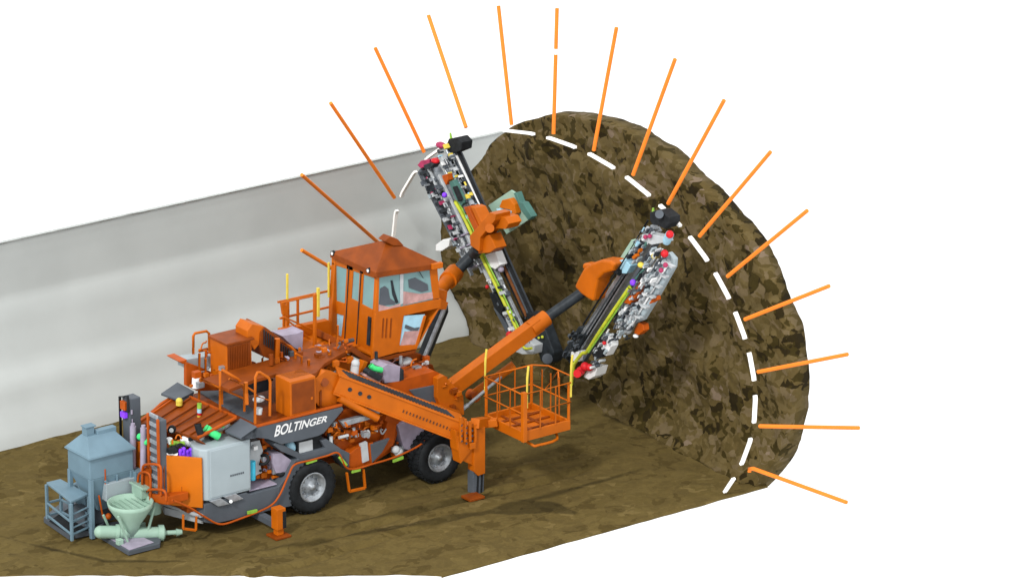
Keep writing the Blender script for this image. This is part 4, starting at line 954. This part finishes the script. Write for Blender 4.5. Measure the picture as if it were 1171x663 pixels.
hose([(720,328),(712,340),(697,362),(682,385),(671,402),(666,404),(658,414),(655,425),(653,440)], 2.2, YELG, 'yellow_hose', U2, .45)
hose([(722,330),(700,363),(673,403)], 1.0, LIME, 'thin_hose', U2, .45); hose([(706,358),(697,366),(690,378),(676,396)], 1.6, BLACK, 'black_hose', U2, .40)
hose([(738,306),(728,318),(716,333)], 1.6, TEALG, 'teal_beam', U2, .4)
blob([(764,288),(771,296),(770,306),(748,345),(735,366),(722,372),(716,362),(744,316)], SILV, 'magazine_cover', U2, .12, .12, .03)
for k_ in range(6):
    x_, y_ = 762-k_*7.4, 306+k_*11.6; blob([(x_-7,y_-5),(x_-5,y_-7),(x_+7,y_-1),(x_+6,y_+1)], PALE, 'magazine_strap', U2, .10, .36, .004)
MB().ball(at(664,424,X=XU-.45), .10).ball(at(669,419,X=XU-.42), .10).ball(at(674,420,X=XU-.40), .08).cyl(at(662,426,X=XU-.5), at(660,427,X=XU-.6), .09).build('red_motor', RED, U2, bevel=0)
blob([(668,428),(676,419),(683,420),(680,430),(673,434),(667,431)], WHITE, 'white_motor', U2, .3, .2); blob([(676,404),(684,398),(690,400),(688,408),(680,411)], BLACK, 'black_motor', U2, .25, .3)
blob([(690,388),(698,382),(699,396),(693,407),(688,404)], WHITE, 'white_cover', U2, .2, .25); MB().ball(at(691,392,X=XU-.4), .045).each('red_coupling', RED, U2, bevel=0)
blob([(641,404),(650,392),(661,373),(667,374),(670,386),(656,408),(652,417),(647,411),(642,409)], DARK, 'lower_arm', U2, .3, -.02, .03); unit_clutter(U2, (660,380), (649,410), 6, [(DARK, 'dark_block'), (SLATE, 'slate_block'), (BLACK, 'black_block')], 15, 26, .1)
blob([(653,402),(662,402),(660,414),(652,412)], WHITE, 'foot_cover', U2, .2, .2)
kn = MB().prism([at(x, y, X=XU-.45) for x, y in ((656.5,328),(661,318),(667,307),(676,301),(687,297),(697,298),(703,302),(700,310),(690,313),(683,320),(680,334),(678,345),(671,341),(664,336))], (.38, 0, 0)).prism([at(x, y, X=XU-.2) for x, y in ((665,307),(666,301),(676,302),(684,298),(686,304),(674,312))], (.25, 0, 0)).build('boom_knuckle', ORANGE, U2, bevel=.05)
MB().cyl(at(703,308,X=XU-.3), at(709,312,X=XU-.3), .07).build('knuckle_pin', BLACK, U2, bevel=0)

# ------------------------------------------------------------------ cement silo station
def G(x, y): return at(x, y, Z=.0)
silo = None
fz = .12
gA, gB, gC = G(52, 600), G(83, 621), G(133, 600)         # skid corners
silo = thing('cement_silo', 'blue grey steel hopper with hipped lid and low table standing left of the orange machine', 'cement hopper', (G(100,595).x, G(100,595).y, 0))
# skid below
Xs0 = at(52,598,Z=.06); Xs1 = at(82,619,Z=.06)
sk = MB()
def pzq(pts, z0, z1, m, name, root, bevel=.01): return MB().pz(pts, z0, z1).build(name, m, root, bevel=bevel)
pzq([(50,597),(79,617),(108,611),(121,603),(118,572),(88,568),(64,585)], .0, .12, SLATE, 'skid', silo)
pzq([(56,596),(79,611),(110,604),(112,590),(88,575)], .12, .14, BLACK, 'skid_tray', silo)
# hopper, planes: near face on Y=Ys, rear face on X=Xs
cor = at(105, 610, Z=.12)               # near corner leg foot
Xs, Ys = cor.x, cor.y
def H_(x, y): return at(x, y, Y=Ys)
def HX(x, y): return at(x, y, X=Xs)
zc1 = H_(105, 525).z; zc0 = H_(105, 560).z
wX = H_(152, 520).x-Xs; wY = HX(77, 505).y-Ys
hb = MB()
def lvl(x0, x1, y0, y1, z): return [Vector((x0, y0, z)), Vector((x1, y0, z)), Vector((x1, y1, z)), Vector((x0, y1, z))]
zm = zc1-.45
hb.hexa(lvl(Xs, Xs+wX, Ys, Ys+wY, zm), lvl(Xs, Xs+wX, Ys, Ys+wY, zc1))
hb.hexa(lvl(Xs+wX*.30, Xs+wX*.62, Ys+wY*.25, Ys+wY*.6, zm-.80), lvl(Xs, Xs+wX, Ys, Ys+wY, zm-.003))
hp = hb.build('hopper', BLUEG, silo)
zl = zc1
lid = MB().hexa(lvl(Xs-.05, Xs+wX+.05, Ys-.05, Ys+wY+.05, zl), lvl(Xs-.05, Xs+wX+.05, Ys-.05, Ys+wY+.05, zl+.035))
lid.hexa(lvl(Xs-.04, Xs+wX+.04, Ys-.04, Ys+wY+.04, zl+.036), lvl(Xs+wX*.18, Xs+wX*.82, Ys+wY*.45, Ys+wY*.72, zl+.34))
lo_ = lid.build('lid', BLUEG, silo)
fx, fy = Xs+wX*.55, Ys+wY*.47
MB().box(Xs+wX*.20, Xs+wX*.20+.20, Ys+wY*.52, Ys+wY*.72, zl+.30, zl+.50).box(Xs+wX*.18, Xs+wX*.20+.24, Ys+wY*.50, Ys+wY*.74, zl+.502, zl+.53).box(Xs+wX*.42, Xs+wX*.86, Ys+wY*.44, Ys+wY*.62, zl+.25, zl+.42).build('filter_cap', BLUEG, lo_)
MB().box(Xs+.18, Xs+.25, Ys+.45, Ys+.53, zl+.12, zl+.24).build('lid_handle', SLATE, lo_)
for x, y in ((Xs+.03, Ys+.03), (Xs+wX-.03, Ys+.03), (Xs+.03, Ys+wY-.03), (Xs+wX-.03, Ys+wY-.03)): MB().box(x-.045, x+.045, y-.045, y+.045, .0, zm).build('leg', BLUEG, silo)
br = MB().bar((Xs+.35, Ys+.0, zm-.08), (Xs+wX-.05, Ys+.0, zm-.95), .04, .06).bar((Xs+wX*.62, Ys, zm-.02), (Xs+wX*.62, Ys, zm-.6), .04, .04)
br.build('brace', BLUEG, silo)
# table and low boxes
z_t = at(88, 571, X=Xs-.2).z
tx1 = Xs-.08
ta = at(96, 573, Y=Ys-.10); tz = ta.z
tb_ = at(53, 551, Z=tz); 
tp = [at(x, y, Z=tz) for x, y in ((53,551),(69,547),(101,564),(81,573))]
MB().prism([p+Vector((0,0,-.05)) for p in tp], (0, 0, .05)).build('table_top', BLUEG, silo)
for p in tp: MB().box(p.x-.03, p.x+.03, p.y-.03, p.y+.03, .05, tz-.05).build('table_leg', BLUEG, silo)
cb_ = MB()
for a_, b_ in ((0, 3), (3, 2), (2, 1), (1, 0)):
    for h in (.5, .12+.08): cb_.bar(tp[a_].xy.to_3d()+Vector((0,0,tz*h)), tp[b_].xy.to_3d()+Vector((0,0,tz*h)), .035, .05)
for t in (.2, .36, .52, .68): cb_.bar(tp[3].xy.to_3d()+Vector((0,0,tz*t)), tp[2].xy.to_3d()+Vector((0,0,tz*t)), .05, .025)
cb_.build('table_frame', BLUEG, silo)
MB().pz([(83,573),(100,566),(107,571),(98,580)], .45, .85).build('feeder_box', BLUEG, silo)
MB().box(Xs+.05, Xs+wX-.1, Ys+.35, Ys+wY*.9, .14, .5).build('lower_chamber', SLATE, silo)
q0 = H_(120, 553); q1 = H_(153, 545); MB().box(q0.x, q1.x+.1, Ys-.05, Ys+.25, q0.z-.38, q0.z-.0).build('screw_trough', SILV, silo)
MB().box(q1.x-.02, q1.x+.2, Ys-.1, Ys+.3, q0.z-.36, q0.z+.12).build('drive_box', BLUEG, silo)
MB().bar(H_(113,566), H_(118,592), .03, .04).bar(H_(120,536), H_(121,560), .03, .03).build('red_lever', REDOR, silo)
MB().ball(H_(128,580), .08).ball(H_(124,590), .07).each('orange_valve', REDOR, silo, bevel=0)

# ------------------------------------------------------------------ mortar pump
pump = thing('mortar_pump', 'pale mint green mortar pump with open funnel on a flat steel skid beside the hopper', 'mortar pump', (*G(150,615).xy, 0))
pzq([(110,613),(124,602),(140,600),(184,621),(183,626),(147,635)], .0, .10, SLATE, 'skid', pump)
pzq([(117,611),(128,603),(138,602),(176,620),(148,629)], .102, .115, LILAC, 'skid_plate', pump)
fc_ = at(153, 577, Z=1.0)
Cx = at(150, 617, Z=.1); cx_, cy_ = Cx.x, Cx.y+.15
ztop = at(153, 573, X=cx_).z; 
fcen = at(149, 573, Y=cy_); ztop = fcen.z; cx_ = fcen.x
fn = MB(); ro2 = []
def sq(h, r, n=24, sqn=.0):
    out = []
    for k_ in range(n):
        a = 2*math.pi*k_/n; out.append(Vector((cx_+r*math.cos(a), cy_+r*math.sin(a), ztop+h)))
    return out
rings = [sq(0, .48), sq(-.10, .46), sq(-.50, .20), sq(-.72, .15), sq(-.72, .12), sq(-.48, .16), sq(-.11, .42), sq(-.0, .45)]
vs2 = [v for q in rings for v in q]; n_ = 24
fn.add(vs2, [(j*n_+k_, j*n_+(k_+1) % n_, ((j+1) % 8)*n_+(k_+1) % n_, ((j+1) % 8)*n_+k_) for j in range(8) for k_ in range(n_)], True)
fno = fn.build('funnel', MINT, pump, bevel=0)
gg = MB()
for k_ in range(7): d_ = -.36+.12*k_; l_ = math.sqrt(max(.01, .44**2-d_*d_)); gg.bar((cx_+d_, cy_-l_, ztop-.06), (cx_+d_, cy_+l_, ztop-.09), .012, .012)
gg.build('funnel_grate', MINT, fno, bevel=0)
gb = MB().cyl((cx_-.05, cy_, ztop-.66), (cx_-.60, cy_+.22, ztop-.60), .135).ball((cx_-.60, cy_+.22, ztop-.60), .135).cyl((cx_-.24, cy_+.09, ztop-.65), (cx_-.30, cy_+.12, ztop-.64), .17)
gb.build('drive_motor', MINT, pump, bevel=0)
MB().cyl((cx_-.05, cy_, ztop-.68), (cx_+.62, cy_-.30, ztop-.74), .13).cyl((cx_+.5, cy_-.24, ztop-.73), (cx_+.60, cy_-.29, ztop-.74), .17).cyl((cx_+.6, cy_-.29, ztop-.74), (cx_+.86, cy_-.41, ztop-.75), .05).cyl((cx_+.84, cy_-.40, ztop-.75), (cx_+.95, cy_-.45, ztop-.75), .08, .05).build('outlet_pipe', MINT, pump, bevel=0)
MB().box(cx_+.30, cx_+.72, cy_+.05, cy_+.42, ztop-.05, ztop+.18).prism([(cx_+.28, cy_-.02, ztop+.18), (cx_+.80, cy_-.02, ztop+.06), (cx_+.80, cy_+.48, ztop+.06), (cx_+.28, cy_+.48, ztop+.18)], (0, 0, .05)).cyl((cx_+.62, cy_+.1, ztop-.42), (cx_+.62, cy_+.1, ztop-.04), .16).build('mixer_motor', MINT, pump)
fr = MB()
zg = .10
for sx, sy in ((-.42, -.22), (.42, -.22), (-.42, .35), (.45, .3)): fr.bar((cx_+sx*.45, cy_+sy*.2, ztop-.8), (cx_+sx, cy_+sy, zg+.05), .05, .05).bar((cx_+sx*1.05, cy_+sy, ztop-.15 if sy < 0 else ztop-.3), (cx_+sx*.3, cy_+sy, ztop-1.05), .04, .05).box(cx_+sx-.06, cx_+sx+.06, cy_+sy-.06, cy_+sy+.06, zg, zg+.12)
fr.build('pump_frame', MINT, pump)
# ------------------------------------------------------------------ light
w = bpy.data.worlds.new('World'); scene.world = w; w.use_nodes = True
w.node_tree.nodes['Background'].inputs[0].default_value = (1, 1, 1, 1); w.node_tree.nodes['Background'].inputs[1].default_value = 1.4
sd = bpy.data.lights.new('sun', 'SUN'); so = bpy.data.objects.new('sun', sd); C.objects.link(so)
sd.energy = 2.6; sd.angle = R(7); sd.color = (1, .97, .92)
el, az = R(42), R(206)      # az: direction the light comes from, from +X
frm = Vector((math.cos(el)*math.cos(az), math.cos(el)*math.sin(az), math.sin(el)))
so.rotation_euler = (-frm).to_track_quat('-Z', 'Y').to_euler(); so.location = (0, 0, 20)
scene.render.engine = 'CYCLES'
vs = scene.view_settings; vs.view_transform = 'Standard'; vs.look = 'None'; vs.exposure = 0; vs.gamma = 1
scene.cycles.max_bounces = 6
